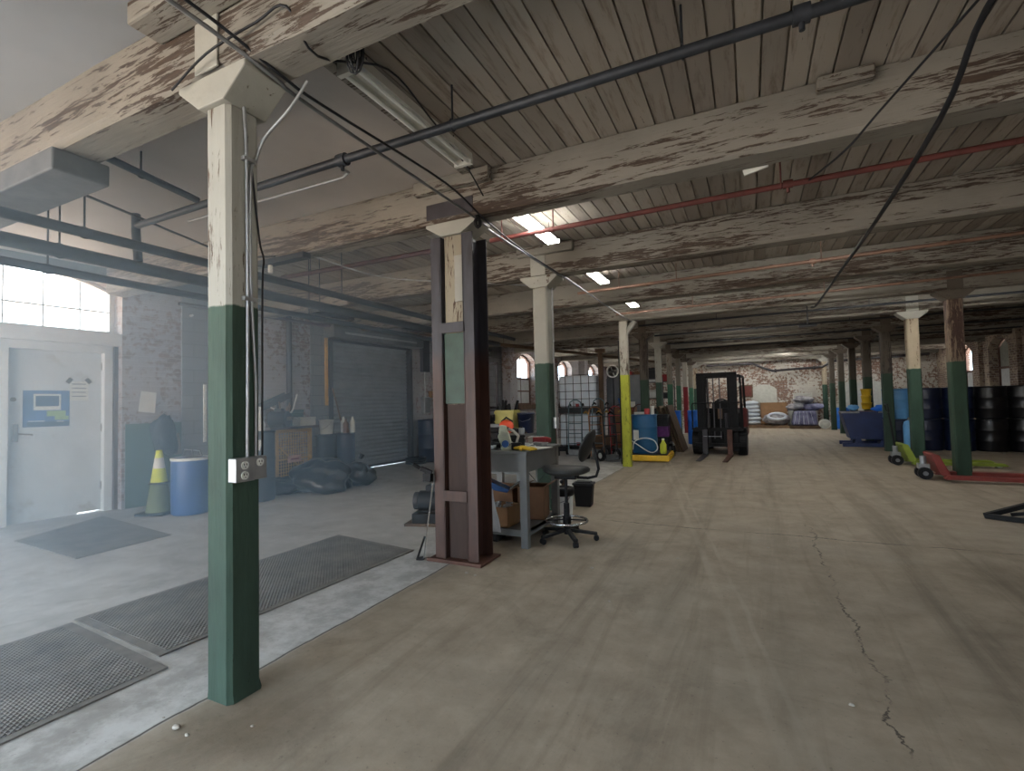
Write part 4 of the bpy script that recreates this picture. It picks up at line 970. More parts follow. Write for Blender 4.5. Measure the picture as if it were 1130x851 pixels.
b.add(vs, [(i * 3 + j, i * 3 + j + 1, i * 3 + j + 4, i * 3 + j + 3) for i in range(n_) for j in range(2)], True); o = b.build('rag', M['cloth'], None, 0, (-2.27, 4.165, .1)); m_ = o.modifiers.new('th', 'SOLIDIFY'); m_.thickness = .008
tag(o, 'white rag hanging from the workbench shelf beside the jacketed column', 'rag')
junk('tool_case', 'black tool case standing on the floor under the bench', 'tool case', (-2.42, 4.4, .0), 'black', 'box', (.3, .2, .1))
# on the bench top: tools
TZ = bz + .002
t = thing('cordless_planer', 'white and blue power tool standing at the front of the workbench', 'power tool', (-2.16, 4.33, TZ), .3)
b = MB(); b.b2(-.05, .06, -.05, .05, 0, .07); b.prism([(-.055, .06), (.05, .06), (.02, .17), (-.05, .19), (-.08, .13)], -.045, .045); b.prism([(-.07, .16), (.01, .17), (0, .23), (-.06, .24)], -.04, .04); b.build('body', plain('tool_white', C(200, 206, 186), .5), t, .008)
b = MB(); b.cyl((.0, -.054, .06), (.0, -.075, .06), .035, seg=16); b.build('blue_hub', M['blue'], t); b = MB(); b.tube([(.05, 0, .04), (.1, 0, .06), (.12, 0, .13), (.07, 0, .18), (.02, 0, .2)], .014, 8); b.build('handle', M['offwhite'], t)
b = MB()
for i in range(8): b.b2(-.045 + .012 * i, -.04 + .012 * i, -.052, -.05, .03 + .01 * (i % 3), .05 + .012 * (i % 3))
b.build('label_mark', M['dark'], t)
b = MB(); b.prism([(-.2, -.14), (.12, -.16), (.2, .1), (-.1, .16)], 0, .006, 'z'); tag(b.build('paper_sheets', M['paper'], None, 0, (-1.98, 4.5, TZ)), 'white paper sheets on the workbench corner', 'paper')
t = thing('work_gloves', 'yellow work glove hanging over the front corner of the bench', 'glove', (-1.95, 4.26, TZ + .003), -.35)
b = MB(); b.sphere((0, 0, .022), .06, 14, 8, (1.4, .75, .38)); 
for i in range(4): b.tube([(.05, -.03 + .02 * i, .022), (.1, -.035 + .024 * i, .02), (.14, -.04 + .026 * i, .012)], [.013, .012, .009], 8)
b.tube([(0, -.03, .02), (.03, -.07, .018), (.06, -.085, .014)], [.014, .012, .009], 8); b.build('palm', M['yellow'], t); b = MB(); b.sphere((-.08, 0, .02), .04, 12, 8, (1, 1.0, .42)); b.build('cuff', M['yellow'], t)
junk('drill', 'red cordless drill at the right end of the bench top', 'drill', (-2.02, 4.86, TZ), 'red', 'tool', (.16, .07, .1), .5)
junk('drill', 'black cordless drill among the tools left on the bench', 'drill', (-2.28, 4.42, TZ), 'black', 'tool', (.2, .08, .12), 1.2)
junk('drill', 'dark green drill behind the white power tool on the bench', 'drill', (-2.2, 4.62, TZ), 'greenwall', 'tool', (.2, .08, .14), -.6)
junk('tool_box', 'black open toolbox at the left end of the bench top', 'toolbox', (-2.44, 4.58, TZ), 'black', 'box', (.28, .22, .2), .1)
junk('grinder', 'black angle grinder between the toolbox and the white tool', 'grinder', (-2.42, 4.3, TZ), 'dark', 'tool', (.26, .07, .09), .2)
junk('can', 'grey spray can near the back of the bench', 'can', (-2.2, 4.78, TZ), 'galv', 'can', (.032, .032, .2))
junk('battery_charger', 'white battery charger beside the red drill', 'charger', (-2.12, 4.98, TZ), 'offwhite', 'box', (.16, .1, .08), .2)
junk('jar', 'dark jar at the back left of the bench', 'jar', (-2.56, 4.8, TZ), 'dark', 'can', (.05, .05, .15))
junk('battery', 'black battery block at the front edge of the bench beside the yellow glove', 'battery', (-2.04, 4.3, TZ), 'black', 'box', (.09, .07, .07), .3)
b = MB(); b.tube(S([(-.07, 0, .01), (-.02, .06, .012), (.06, .03, .03), (.03, -.05, .014), (-.05, -.04, .02), (-.03, .05, .03), (.07, .06, .012), (.1, -.02, .01)]), .007, 6); tag(b.build('cord', M['white'], None, 0, (-2.08, 4.62, TZ)), 'white cord curled on the bench behind the paper sheets', 'cord')
b = MB(); b.lathe([(.028, 0), (.05, 0), (.05, .045), (.028, .045), (.028, 0)], seg=20); tag(b.build('tape_roll', M['galv'], None, 0, (-2.3, 4.27, TZ)), 'grey roll of tape at the front of the bench left of the white tool', 'tape')
junk('parts_box', 'dark parts box in the middle of the bench behind the white tool', 'box', (-2.14, 4.52, TZ), 'dark', 'box', (.16, .12, .13), .5)
junk('socket_case', 'open grey socket case at the right rear of the bench', 'case', (-1.98, 4.72, TZ), 'galv', 'box', (.16, .1, .04), -.3)
carton('small open carton at the back of the bench top', (-2.46, 4.9, TZ), (.2, .16, .1), 'card2', .4, False)

# ------------------------------------------------------------------ drafting chair
CX, CY = -1.66, 4.62
t = thing('drafting_chair', 'black drafting chair with a foot ring by the workbench', 'chair', (CX, CY, 0), .05)
for i in range(5):
    a = 2 * PI * i / 5 + .25
    b = MB(); b.bar((.02 * math.cos(a), .02 * math.sin(a), .1), (.29 * math.cos(a), .29 * math.sin(a), .065), .045, .03); b.build('base_leg', M['black'], t, .008)
    b = MB(); b.cyl((.28 * math.cos(a), .28 * math.sin(a), .055), (.28 * math.cos(a), .28 * math.sin(a), .035), .012, seg=8)
    u = Vector((-math.sin(a), math.cos(a), 0)) * .022; p = Vector((.28 * math.cos(a), .28 * math.sin(a), .026)); b.cyl(p - u, p + u, .026, seg=14); b.build('caster', M['black'], t)
b = MB(); b.cyl((0, 0, .06), (0, 0, .36), .032, .028, seg=16); b.cyl((0, 0, .34), (0, 0, .64), .016, seg=14); b.build('gas_lift', M['black'], t)
b = MB(); b.tube([(.2 * math.cos(2 * PI * i / 32), .2 * math.sin(2 * PI * i / 32), .19) for i in range(32)], .011, 8, True); b.build('foot_ring', M['chrome'], t)
b = MB()
for i in range(4):
    a = 2 * PI * i / 4 + .3; b.cyl((.03 * math.cos(a), .03 * math.sin(a), .2), (.2 * math.cos(a), .2 * math.sin(a), .19), .008, seg=7)
b.cyl((0, 0, .16), (0, 0, .23), .04, seg=14); b.build('ring_spoke', M['black'], t)
b = MB(); prof = [(.0001, .64), (.18, .645), (.215, .662), (.22, .685), (.205, .705), (.12, .712), (.0001, .708)]; b.lathe(prof, seg=32)
b.v = [(x * (1.04 + .06 * (1 if y > 0 else 0)), y * .98, z + .03 * (x / .22) ** 2 * (.5 if x < 0 else .3)) for x, y, z in b.v]; b.build('seat', plain('seat_black', C(42, 44, 44), .55, 0, .2, 12), t)
b = MB(); b.b2(-.1, .12, -.07, .07, .6, .645); b.build('seat_plate', M['black'], t, .01)
b = MB(); b.tube([(.05, .0, .615), (.22, .01, .61), (.3, .02, .63), (.325, .02, .7), (.3, .02, .85), (.27, .02, .98)], .014, 10); b.build('back_post', M['black'], t)
b = MB(); b.sphere((0, 0, 0), 1, 22, 12, (.035, .2, .17)); 
b.v = [(x - .9 * (y * y) - .25 * z * z, y, z) for x, y, z in b.v]; b.xf(rotm(0, -.0, 0) @ rotm(0, .38, 0), (.235, .02, .92)); b.build('backrest', plain('backrest_black', C(30, 31, 32), .5), t)
b = MB(); b.cyl((0, -.1, .605), (.02, -.2, .6), .008, seg=7); b.sphere((.02, -.21, .6), .018, 8, 6); b.build('lever', M['black'], t)
# bins beside it
t = thing('bucket', 'white bucket with a black rim on the floor behind the drafting chair', 'bucket', (-1.97, 5.36, 0)); b = MB(); b.lathe([(.105, 0), (.12, .36), (.11, .36), (.095, .02), (.0001, .02)], seg=24); b.build('pail', M['white'], t); b = MB(); b.lathe([(.122, .29), (.132, .3), (.132, .375), (.118, .38), (.11, .36)], seg=24); b.build('rim_band', M['black'], t); b = MB(); b.tube([(-.125, 0, .33), (-.1, -.1, .26), (0, -.15, .22), (.1, -.1, .26), (.125, 0, .33)], .004, 5); b.build('bail', M['steel'], t)
t = thing('trash_bin', 'small black lidded bin right of the white bucket', 'bin', (-1.99, 6.22, 0), .1); b = MB(); b.prism([(-.1, 0), (.1, 0), (.125, .27), (-.125, .27)], -.09, .09); b.build('tub', M['black'], t, .01); b = MB(); b.b2(-.135, .135, -.1, .1, .27, .3); b.b2(-.1, .1, -.07, .07, .3, .315); b.build('lid', M['dark'], t, .008)
b = MB(); b.bar((-.1, 0, .03), (.05, .05, .42), .05, .02); b.bar((-.03, .05, .0), (-.02, .1, .45), .06, .02); tag(b.build('wood_offcut', M['oldwood'], None, 0, (-2.2, 6.02, 0)), 'wood offcuts standing at the foot of the column behind the bench', 'offcuts')
t = thing('outlet_box', 'small grey switch box on the side of the column behind the workbench', 'outlet box', (-2.37 + .103, 5.93, 1.02)); b = MB(); b.b2(0, .05, -.05, .05, 0, .14); b.build('box', M['galv'], t, .004); b = MB(); b.cyl((.02, .0, .14), (.02, 0, 1.95), .01, seg=7); b.build('conduit', M['galv'], t)

# ------------------------------------------------------------------ second bench with clutter behind
t = thing('work_table', 'second cluttered work table behind the grey workbench', 'table', (-3.95, 7.3, 0))
b = MB(); b.b2(-.75, .75, -.42, .42, .82, .86); b.build('top', M['grey'], t, .006)
for x in (-.7, .7):
    for y in (-.37, .37): b = MB(); b.b2(x - .03, x + .03, y - .03, y + .03, 0, .82); b.build('leg', M['grey'], t)
b = MB(); b.b2(-.7, .7, -.38, .38, .25, .28); b.build('lower_shelf', M['grey'], t)
T2 = .862
t = thing('miter_saw', 'grey miter saw on the second work table', 'saw', (-4.0, 7.08, T2), .2); b = MB(); b.b2(-.25, .25, -.18, .18, 0, .08); b.b2(-.4, .4, .0, .06, .08, .16); b.build('base', M['grey'], t, .01); b = MB(); b.cyl((0, -.03, .26), (0, .02, .26), .13, seg=24); b.build('blade_guard', M['galv'], t); b = MB(); b.bar((0, .05, .14), (0, -.12, .36), .06, .08); b.cyl((-.06, -.1, .36), (.06, -.1, .36), .025, seg=10); b.build('arm', M['dark'], t, .01)
t = thing('cloth_roll', 'beige roll lying across the left of the second work table', 'roll', (-4.35, 7.2, T2 + .36), .1); b = MB(); b.cyl((-.3, 0, .09), (.1, 0, .09), .09, seg=20); b.build('roll', plain('beige_roll', C(176, 168, 140), .8), t); b = MB(); b.cyl((.1, 0, .09), (.16, 0, .09), .075, .05, seg=18); b.build('core', M['offwhite'], t)
carton('dark carton supporting the beige roll', (-4.5, 7.25, T2), (.34, .3, .36), 'oldwood', .1, False)
t = thing('crate', 'dull yellow crate on the second work table, packed with dark tools', 'crate', (-3.68, 7.45, T2 + .02)); b = MB(); b.b2(-.17, .17, -.14, .14, 0, .02)
for a in (0,): b.b2(-.17, .17, -.14, -.125, 0, .36); b.b2(-.17, .17, .125, .14, 0, .36); b.b2(-.17, -.155, -.14, .14, 0, .36); b.b2(.155, .17, -.14, .14, 0, .36)
b.build('shell', M['yellowbuck'], t, .004); b = MB(); b.b2(-.18, .18, -.15, -.14, .3, .34); b.b2(-.18, .18, -.15, -.14, .16, .18); b.build('rib', M['yellowbuck'], t)
b = MB(); rr = random.Random(21)
for i in range(12): b.bar((rr.uniform(-.13, .13), rr.uniform(-.1, .1), .05), (rr.uniform(-.16, .16), rr.uniform(-.12, .12), rr.uniform(.4, .58)), .04, .03)
tag(b.build('tool_bundle', M['black'], None, .004, (-3.68, 7.45, T2 + .0)), 'black tool handles sticking out of the yellow crate', 'tools')
b = MB(); b.b2(-.45, .45, -.05, .05, 0, .02); tag(b.build('board', M['oldwood'], None, 0, (-3.72, 7.3, T2)), 'plank under the yellow crate on the second table', 'plank')
t = thing('tub', 'dark blue tub at the right end of the second work table', 'tub', (-3.33, 7.42, T2)); b = MB(); b.lathe([(.12, 0), (.14, .3), (.15, .3), (.15, .33), (.13, .33), (.11, .02), (.0001, .02)], seg=22); b.build('shell', M['navy'], t); b = MB(); b.tube([(-.14, 0, .3), (-.1, -.1, .22), (0, -.15, .19), (.1, -.1, .22), (.14, 0, .3)], .005, 5); b.build('bail', M['steel'], t)
t = thing('leaf_blower', 'orange and black power tool on the second table behind the saw', 'blower', (-3.5, 7.03, T2), .4); b = MB(); b.sphere((0, 0, .12), .12, 14, 9, (1, .8, .95)); b.build('shell', M['orange'], t); b = MB(); b.cyl((.05, 0, .08), (.3, -.1, .05), .035, .025, seg=12); b.tube([(-.08, 0, .2), (0, 0, .27), (.1, 0, .2)], .014, 8); b.build('nozzle', M['black'], t)
b = MB(); b.b2(-.24, .24, -.16, .16, 0, .3); tag(b.build('engine_case', M['black'], None, .04, (-4.0, 7.5, T2)), 'black machine case standing behind the orange tool on the second table', 'case')
for i, (x, y, z) in enumerate(((-5.2, 8.62, 1.297), (-4.86, 8.62, 1.297), (-5.0, 8.86, 1.297))):
    t = thing('string_trimmer', ('orange string trimmer at the left front of the dark rack behind the tables', 'orange string trimmer with a white tank at the right of the dark rack', 'orange string trimmer at the back of the dark rack, between the other two')[i], 'trimmer', (x, y, z), .2 * i)
    b = MB(); b.sphere((0, 0, .06), .12, 14, 9, (1.15, .8, .7)); b.build('engine_cover', M['orange'], t); b = MB(); b.b2(-.06, .08, -.06, .06, -.06, .02); b.build('tank', M['white'] if i == 1 else M['black'], t, .012)
    b = MB(); b.tube([(-.05, 0, .1), (-.28, .0, .5), (-.5, .02, .98)], .014, 8); b.build('pole', M['black'], t); b = MB(); b.tube([(-.2, -.1, .36), (-.22, 0, .4), (-.2, .1, .36)], .012, 6); b.build('handle', M['black'], t)
t = thing('tool_rack', 'tall dark steel rack holding the trimmers behind the tables', 'rack', (-4.97, 8.85, 0)); b = MB()
for x in (-.4, .3): b.b2(x - .02, x + .02, .12, .16, 0, 2.2)
b.build('upright', M['darksteel'], t); b = MB()
for z in (1.25, 2.15): b.b2(-.42, .32, .12, .16, z, z + .05)
b.b2(-.4, .3, -.3, .16, 1.2, 1.235); b.b2(-.4, .3, -.3, .16, .5, .53); b.build('shelf', M['darksteel'], t); b = MB()
for x in (-.4, .3): b.b2(x - .02, x + .02, -.3, -.26, 0, 1.2)
b.build('front_post', M['darksteel'], t)
b = MB(); b.b2(-.22, .22, -.18, .18, 0, .4); tag(b.build('engine_case', M['dark'], None, .03, (-4.97, 8.75, .532)), 'dark machine case on the rack shelf under the trimmers', 'case')
# ------------------------------------------------------------------ liquid totes
def tote(label, loc, rz=0):
    t = thing('liquid_tote', label, 'tote', loc, rz); w, d, h = 1.08, 1.0, 1.04
    b = MB(); b.b2(-w / 2 + .03, w / 2 - .03, -d / 2 + .03, d / 2 - .03, .14, h - .02); b.build('bottle', M['tote'], t, .06)
    b = MB(); b.cyl((0, 0, h - .03), (0, 0, h + .0), .08, seg=18); b.build('cap', M['dark'], t)
    c_ = MB(); r = .0085
    for z in (.17, .38, .59, .8, h): c_.tube([(-w / 2, -d / 2, z), (w / 2, -d / 2, z), (w / 2, d / 2, z), (-w / 2, d / 2, z)], r, 6, True)
    for i in range(6):
        x = -w / 2 + w * i / 5
        for y in (-d / 2, d / 2): c_.cyl((x, y, .14), (x, y, h), r, seg=6)
    for i in range(1, 5):
        y = -d / 2 + d * i / 5
        for x in (-w / 2, w / 2): c_.cyl((x, y, .14), (x, y, h), r, seg=6)
    c_.build('wire_cage', M['darksteel'], t)
    p = MB()
    for y in (-d / 2 + .06, 0, d / 2 - .06): p.b2(-w / 2, w / 2, y - .05, y + .05, 0, .1)
    p.b2(-w / 2, w / 2, -d / 2, d / 2, .1, .135); p.build('pallet_base', M['dark'], t)
    v = MB(); v.cyl((0, -d / 2 + .04, .2), (0, -d / 2 - .07, .2), .04, seg=12); v.b2(-.05, .05, -d / 2 - .06, -d / 2 - .04, .23, .25); v.build('valve', M['red'], t)
    return t
a_ = tote('white caged liquid tote on the floor, under another tote', (-4.3, 13.4, 0), .12)
dup(a_, (-4.3, 13.4, 1.052), .12, 'white caged liquid tote stacked on top of another tote')
t = thing('timber_post', 'slim brown timber post right beside the stacked totes', 'post', (-3.67, 13.3, 0)); b = MB(); b.b2(-.06, .06, -.06, .06, 0, 2.7); b.build('shaft', M['oldwood'], t, .006); b = MB(); b.b2(-.14, .14, -.07, .07, 2.7, 2.8); b.build('head_block', M['oldwood'], t, .006)
t = thing('fan', 'round white fan on a slim stand behind the timber post', 'fan', (-3.42, 13.6, 0)); b = MB(); b.lathe([(.17, -.04), (.18, 0), (.17, .04), (.14, .045), (.14, -.04), (.17, -.04)], (0, 0, 2.18), 24, rotm(PI / 2, 0, 0)); b.build('guard_ring', M['white'], t); b = MB()
for i in range(4): b.bar((0, .0, 2.18), (.13 * math.cos(i * 1.571 + .4), .0, 2.18 + .13 * math.sin(i * 1.571 + .4)), .07, .012, .4)
b.build('blade', M['offwhite'], t); b = MB(); b.cyl((0, -.05, 2.18), (0, .08, 2.18), .04, seg=14); b.build('hub', M['dark'], t); b = MB(); b.cyl((0, .06, 0.03), (0, .06, 2.18), .018, seg=8); b.cyl((0, .06, 0), (0, .06, .03), .2, seg=20); b.build('stand', M['dark'], t)
t = thing('locker', 'grey steel cabinet standing behind the hand trucks', 'cabinet', (-3.3, 14.6, 0), .1); b = MB(); b.b2(-.5, .5, -.25, .25, .02, 2.1); b.build('body', M['greypanel'], t, .008); 
for x in (-.25, .25):
    b = MB(); b.b2(x - .24, x + .24, -.268, -.25, .06, 2.06); o = b.build('door', M['greypanel'], t, .006); b = MB(); b.b2(x * .12 - .012, x * .12 + .012, -.29, -.268, 1.0, 1.15); b.build('handle', M['steel'], o)

# ------------------------------------------------------------------ hand trucks
def hand_truck(label, loc, m, h=1.35, w=.36, rz=0, lean=.12, grips=None, wheelm=None, group=None):
    t = thing('hand_truck', label, 'hand truck', loc, rz, group); sl = lean
    b = MB()
    P_ = lambda x, z: (x, .05 + sl * z, z)
    b.tube([P_(-w / 2, .06), P_(-w / 2, h - .2), P_(-w / 2 + .03, h - .06), P_(-w * .15, h)], .014, 8); b.tube([P_(w / 2, .06), P_(w / 2, h - .2), P_(w / 2 - .03, h - .06), P_(w * .15, h)], .014, 8)
    b.tube([P_(-w * .15, h), P_(w * .15, h)], .014, 8)
    for z in (.3, .55, .8, 1.0): b.tube([P_(-w / 2, z), (0, .02 + sl * z, z), P_(w / 2, z)], .011, 6)
    b.build('frame', m, t)
    b = MB(); b.b2(-w / 2 - .02, w / 2 + .02, -.2, .06, .01, .02); b.b2(-w / 2, w / 2, .045, .06, .01, .14); b.build('toe_plate', M['steel'], t)
    for x in (-w / 2 - .05, w / 2 + .05):
        q = MB(); q.cyl((x - .025, .17, .125), (x + .025, .17, .125), .125, seg=22); o = q.build('wheel', M['black'], t)
        q = MB(); q.cyl((x - .03, .17, .125), (x + .03, .17, .125), .065, seg=16); q.build('rim', wheelm or M['offwhite'], o)
    q = MB(); q.cyl((-w / 2 - .06, .17, .125), (w / 2 + .06, .17, .125), .012, seg=8)
    for x in (-w / 2, w / 2): q.bar((x, .17, .125), (x, .06 + sl * .4, .4), .02, .012)
    q.build('axle', M['steel'], t)
    for x in (-1, 1):
        q = MB(); q.tube([P_(x * w / 2, h - .16), (x * w / 2, sl * h + .17, h - .1), (x * w / 2, sl * h + .26, h - .14)], .02, 8); q.build('grip', grips or M['black'], t)
    return t
hand_truck('blue-grey hand truck farthest left before the totes', (-4.02, 11.9, 0), M['teal'], 1.4, .34, .1)
hand_truck('blue-grey hand truck right of the first one before the totes', (-3.5, 12.1, 0), M['teal'], 1.42, .34, -.1)
hand_truck('rusty brown hand truck beside the column behind the workbench', (-4.5, 11.45, 0), M['rust'], 1.2, .34, .5)
hand_truck('orange hand truck with yellow grips left of the wheel cluster', (-3.22, 11.3, 0), plain('dull_orange', C(150, 104, 66), .5), 1.22, .34, .75, .1, M['cageyellow'])
hand_truck('red hand truck with yellow grips in the middle of the cluster', (-2.85, 11.75, 0), M['red'], 1.22, .34, .6, .12, M['cageyellow'])
hand_truck('black hand truck with a pale wheel hub left of the yellow column', (-2.8, 11.0, 0), M['dark'], 1.2, .34, .9, .1, M['black'])
hand_truck('dark hand truck with red grips between the orange and the red ones', (-2.98, 12.45, 0), M['dark'], 1.25, .34, .2, .1, M['red'])
hand_truck('dark red hand truck tucked right behind the yellow column', (-2.48, 12.6, 0), M['darkred'], 1.25, .34, .3, .1, M['red'])
junk('crate', 'brown crate on the floor behind the hand trucks', 'crate', (-3.45, 12.7, 0), 'oldwood', 'box', (.6, .4, .45))
t = thing('tub', 'bright blue tub on the shelf stack behind the hand trucks', 'tub', (-2.98, 13.0, 1.182)); b = MB(); b.lathe([(.12, 0), (.15, .2), (.16, .2), (.16, .22), (.13, .22), (.11, .02), (.0001, .02)], seg=22); b.build('shell', M['brightblue'], t); b = MB(); b.lathe([(.155, .2), (.165, .21), (.165, .235), (.1, .24), (.0001, .24)], seg=22); b.build('lid', M['brightblue'], t)
junk('cabinet', 'low brown cabinet holding the bright blue tub', 'cabinet', (-2.95, 13.0, 0), 'card2', 'box', (.5, .4, 1.18))
junk('box', 'small pale carton beside the bright blue tub', 'box', (-2.76, 12.95, 1.182), 'offwhite', 'box', (.14, .16, .14), .2)

# ------------------------------------------------------------------ drum on spill pallet
t = thing('spill_pallet', 'yellow spill pallet under the blue drum by the yellow column', 'pallet', (-2.05, 11.5, 0), .05)
b = MB(); b.b2(-.42, .42, -.52, .62, .02, .15); b.build('basin', M['yellow'], t, .012)
b = MB()
for i in range(3): b.b2(-.4 + i * .29, -.2 + i * .29, -.535, -.5, .03, .12)
for i in range(4): b.b2(.4, .435, -.45 + i * .28, -.26 + i * .28, .03, .12)
b.build('lug', M['yellow'], t, .01)
b = MB(); b.b2(-.38, .38, -.48, .58, .15, .162); b.build('grate', M['dark'], t)
drum('drum', 'blue plastic drum on the yellow spill pallet, right of the yellow column', (-2.17, 11.38, .164), .275, .86, M['bluedrum'], (.36, .68), 'bungs')
b = MB(); b.b2(-.07, .07, -.003, .003, -.11, .11); tag(b.build('drum_label', M['paper'], None, 0, (-2.31, 11.12, .58), -.45), 'white label on the blue drum by the yellow column', 'label')
b = MB(); b.tube(S([(-.28, -.0, .1), (-.22, -.08, .28), (0, -.1, .36), (.2, -.06, .3), (.25, .0, .12), (.1, 0, .04), (-.2, 0, .22), (-.3, .04, .28)]), .012, 8); tag(b.build('hose', M['white'], None, 0, (-2.1, 11.08, .166)), 'white hose looped in front of the blue drum', 'hose')
junk('can', 'red can standing on the blue drum', 'can', (-2.1, 11.36, 1.034), 'red', 'can', (.06, .06, .14))
junk('tray', 'white tray on top of the blue drum', 'tray', (-2.28, 11.44, 1.034), 'offwhite', 'box', (.24, .2, .05), .2)
junk('jerrycan', 'pale spray bottle on the right of the blue drum lid', 'bottle', (-2.0, 11.46, 1.034), 'offwhite', 'can', (.045, .045, .2))
t = thing('jug', 'lime yellow jug on the spill pallet right of the blue drum', 'jug', (-1.76, 11.3, .164)); b = MB(); b.lathe([(.06, 0), (.075, .03), (.07, .2), (.03, .27), (.025, .3), (.0001, .3)], seg=16); b.build('bottle', M['lime'], t); b = MB(); b.lathe([(.03, .3), (.03, .33), (.0001, .33)], seg=12); b.build('cap', M['white'], t)
junk('storage_tub', 'purple storage tub behind the blue drum and the lime jug', 'tub', (-2.05, 13.05, .42), 'purple', 'box', (.34, .4, .26))
junk('storage_tub', 'black storage tub under the purple tub', 'tub', (-2.05, 13.05, 0), 'dark', 'box', (.4, .46, .42))
junk('storage_tub', 'dark tub with a pale lid stacked on the purple tub', 'tub', (-2.05, 13.05, .682), 'dark', 'box', (.36, .4, .3))
t = thing('wheelbarrow_wheel', 'grey wheel with a pale fender on the floor right of the lime jug', 'wheel', (-1.78, 12.75, 0), .5); b = MB(); b.cyl((-.04, 0, .13), (.04, 0, .13), .13, seg=22); b.build('tyre', M['black'], t); b = MB(); b.cyl((-.045, 0, .13), (.045, 0, .13), .07, seg=16); b.build('hub', M['galv'], t); b = MB(); b.tube([(0, .17 * math.cos(a), .13 + .17 * math.sin(a)) for a in [.1 + 2.4 * i / 10 for i in range(11)]], .022, 6); b.build('fender', M['galv'], t)

# ------------------------------------------------------------------ leaning plywood sheets
for i in range(5):
    t_ = .022; b = MB(); h_ = 1.26 - .03 * (i % 3)
    y = 13.4 + i * .15
    b.box((0, 0, 0), (t_, 1.05 - .04 * (i % 2), h_))
    a = -.30 - .015 * i; R_ = rotm(0, a, 0); b.xf(R_, (0, 0, 0))
    zmin = min(p[2] for p in b.v)
    o = b.build('plywood_sheet', M['ply' if i % 2 else 'oldwood'], None, 0, (-1.76 - i * .055, 13.75, -zmin + .002))
    tag(o, ('outermost brown plywood sheet leaning in the stack left of the forklift', 'second plywood sheet in the stack leaning left of the forklift', 'middle plywood sheet of the leaning stack left of the forklift', 'fourth plywood sheet of the leaning stack, counted from the forklift', 'innermost plywood sheet of the leaning stack, nearest the column')[i], 'plywood', 'leaning plywood sheets')

# ------------------------------------------------------------------ storage shelves at the back left
def shelf_unit(label, loc, w, d, h, n, rz=0):
    t = thing('storage_shelf', label, 'shelf', loc, rz)
    for x in (-w / 2, w / 2):
        for y in (-d / 2, d / 2): b = MB(); b.b2(x - .02, x + .02, y - .02, y + .02, 0, h); b.build('post', M['darksteel'], t)
    for i in range(n):
        z = .15 + (h - .2) * i / (n - 1); b = MB(); b.b2(-w / 2, w / 2, -d / 2, d / 2, z - .02, z); b.build('shelf_board', M['darksteel'], t)
    return [.15 + (h - .2) * i / (n - 1) for i in range(n)]
zz_ = shelf_unit('dark steel shelf unit with boxes behind the yellow column', (-3.4, 16.4, 0), 1.7, .5, 2.1, 4)
rr = random.Random(31); names = ('white', 'brown', 'grey', 'black', 'pale', 'red')
mm = ('white', 'card2', 'greypanel', 'dark', 'offwhite', 'red')
rows_ = ('lowest', 'second', 'third', 'top')
for r_, z in enumerate(zz_):
    for c_ in range(4):
        q = (r_ * 3 + c_ * 2) % 6
        junk('storage_box', '%s box on the %s board of the near shelf unit, %s from its left' % (names[q], rows_[r_], ('first', 'second', 'third', 'fourth')[c_]), 'box', (-4.02 + c_ * .41, 16.38, z + .002), mm[q], 'box', (.34, .34, rr.uniform(.18, .34)))
zz_ = shelf_unit('second dark shelf unit behind the dark brown column', (-3.3, 19.6, 0), 1.4, .5, 2.1, 4)
for r_, z in enumerate(zz_):
    for c_ in range(3):
        q = (r_ * 2 + c_ * 5 + 1) % 6
        junk('storage_box', '%s box on the %s board of the second shelf unit, %s' % (names[q], rows_[r_], ('at its left end', 'in its middle', 'at its right end')[c_]), 'box', (-3.75 + c_ * .45, 19.58, z + .002), mm[q], 'box', (.36, .34, rr.uniform(.18, .34)))
# bright blue barrels by the red column
for i, (x, y, l) in enumerate(((-2.12, 15.9, 'bright blue barrel left of the red column'), (-1.52, 15.85, 'bright blue barrel between the red column and the forklift'))):
    drum('drum', l, (x, y, 0), .2, 1.0, M['brightblue'], (.4, .7), 'bungs')
b = MB(); b.lathe([(.08, 0), (.09, .3), (.03, .36), (.03, .42), (.0001, .42)], seg=16); tag(b.build('extinguisher_bottle', M['white'], None, 0, (-1.85, 15.7, 1.012)), 'white bottle standing above the bright blue barrels', 'bottle') if False else None

# ------------------------------------------------------------------ forklift
t = thing('forklift', 'black forklift facing the camera with its forks lowered', 'forklift', (-.7, 12.75, 0), -.06)
FK = M['dark']
M['fk'] = plain('forklift_black', C(17, 17, 19), .6, .0, .25, 5); M['fk'].node_tree.nodes['Principled BSDF'].inputs['Specular IOR Level'].default_value = .2; M['fkred'] = plain('forklift_red', C(96, 34, 34), .5)
for x in (-.5, .5):
    q = MB(); q.cyl((x - .1, .28, .31), (x + .1, .28, .31), .31, seg=28); o = q.build('front_wheel', M['black'], t, .02)
    q = MB(); q.cyl((x - .105, .28, .31), (x + .105, .28, .31), .17, seg=20); q.build('rim', M['darksteel'], o)
    q = MB()
    for i in range(20):
        a = 2 * PI * i / 20; q.box((x, .28 + .312 * math.cos(a), .31 + .312 * math.sin(a)), (.19, .04, .02), rotm(a + PI / 2, 0, 0))
    q.build('tread', M['black'], o)
for x in (-.42, .42):
    q = MB(); q.cyl((x - .08, 1.75, .24), (x + .08, 1.75, .24), .24, seg=24); o = q.build('rear_wheel', M['black'], t, .02); q = MB(); q.cyl((x - .085, 1.75, .24), (x + .085, 1.75, .24), .12, seg=16); q.build('rim', M['darksteel'], o)
b = MB(); b.prism([(.1, .2), (2.1, .25), (2.25, .5), (2.22, 1.02), (1.5, 1.08), (1.1, .98), (1.05, .62), (.1, .56)], -.4, .4, 'x'); b.build('chassis', M['fk'], t, .03)
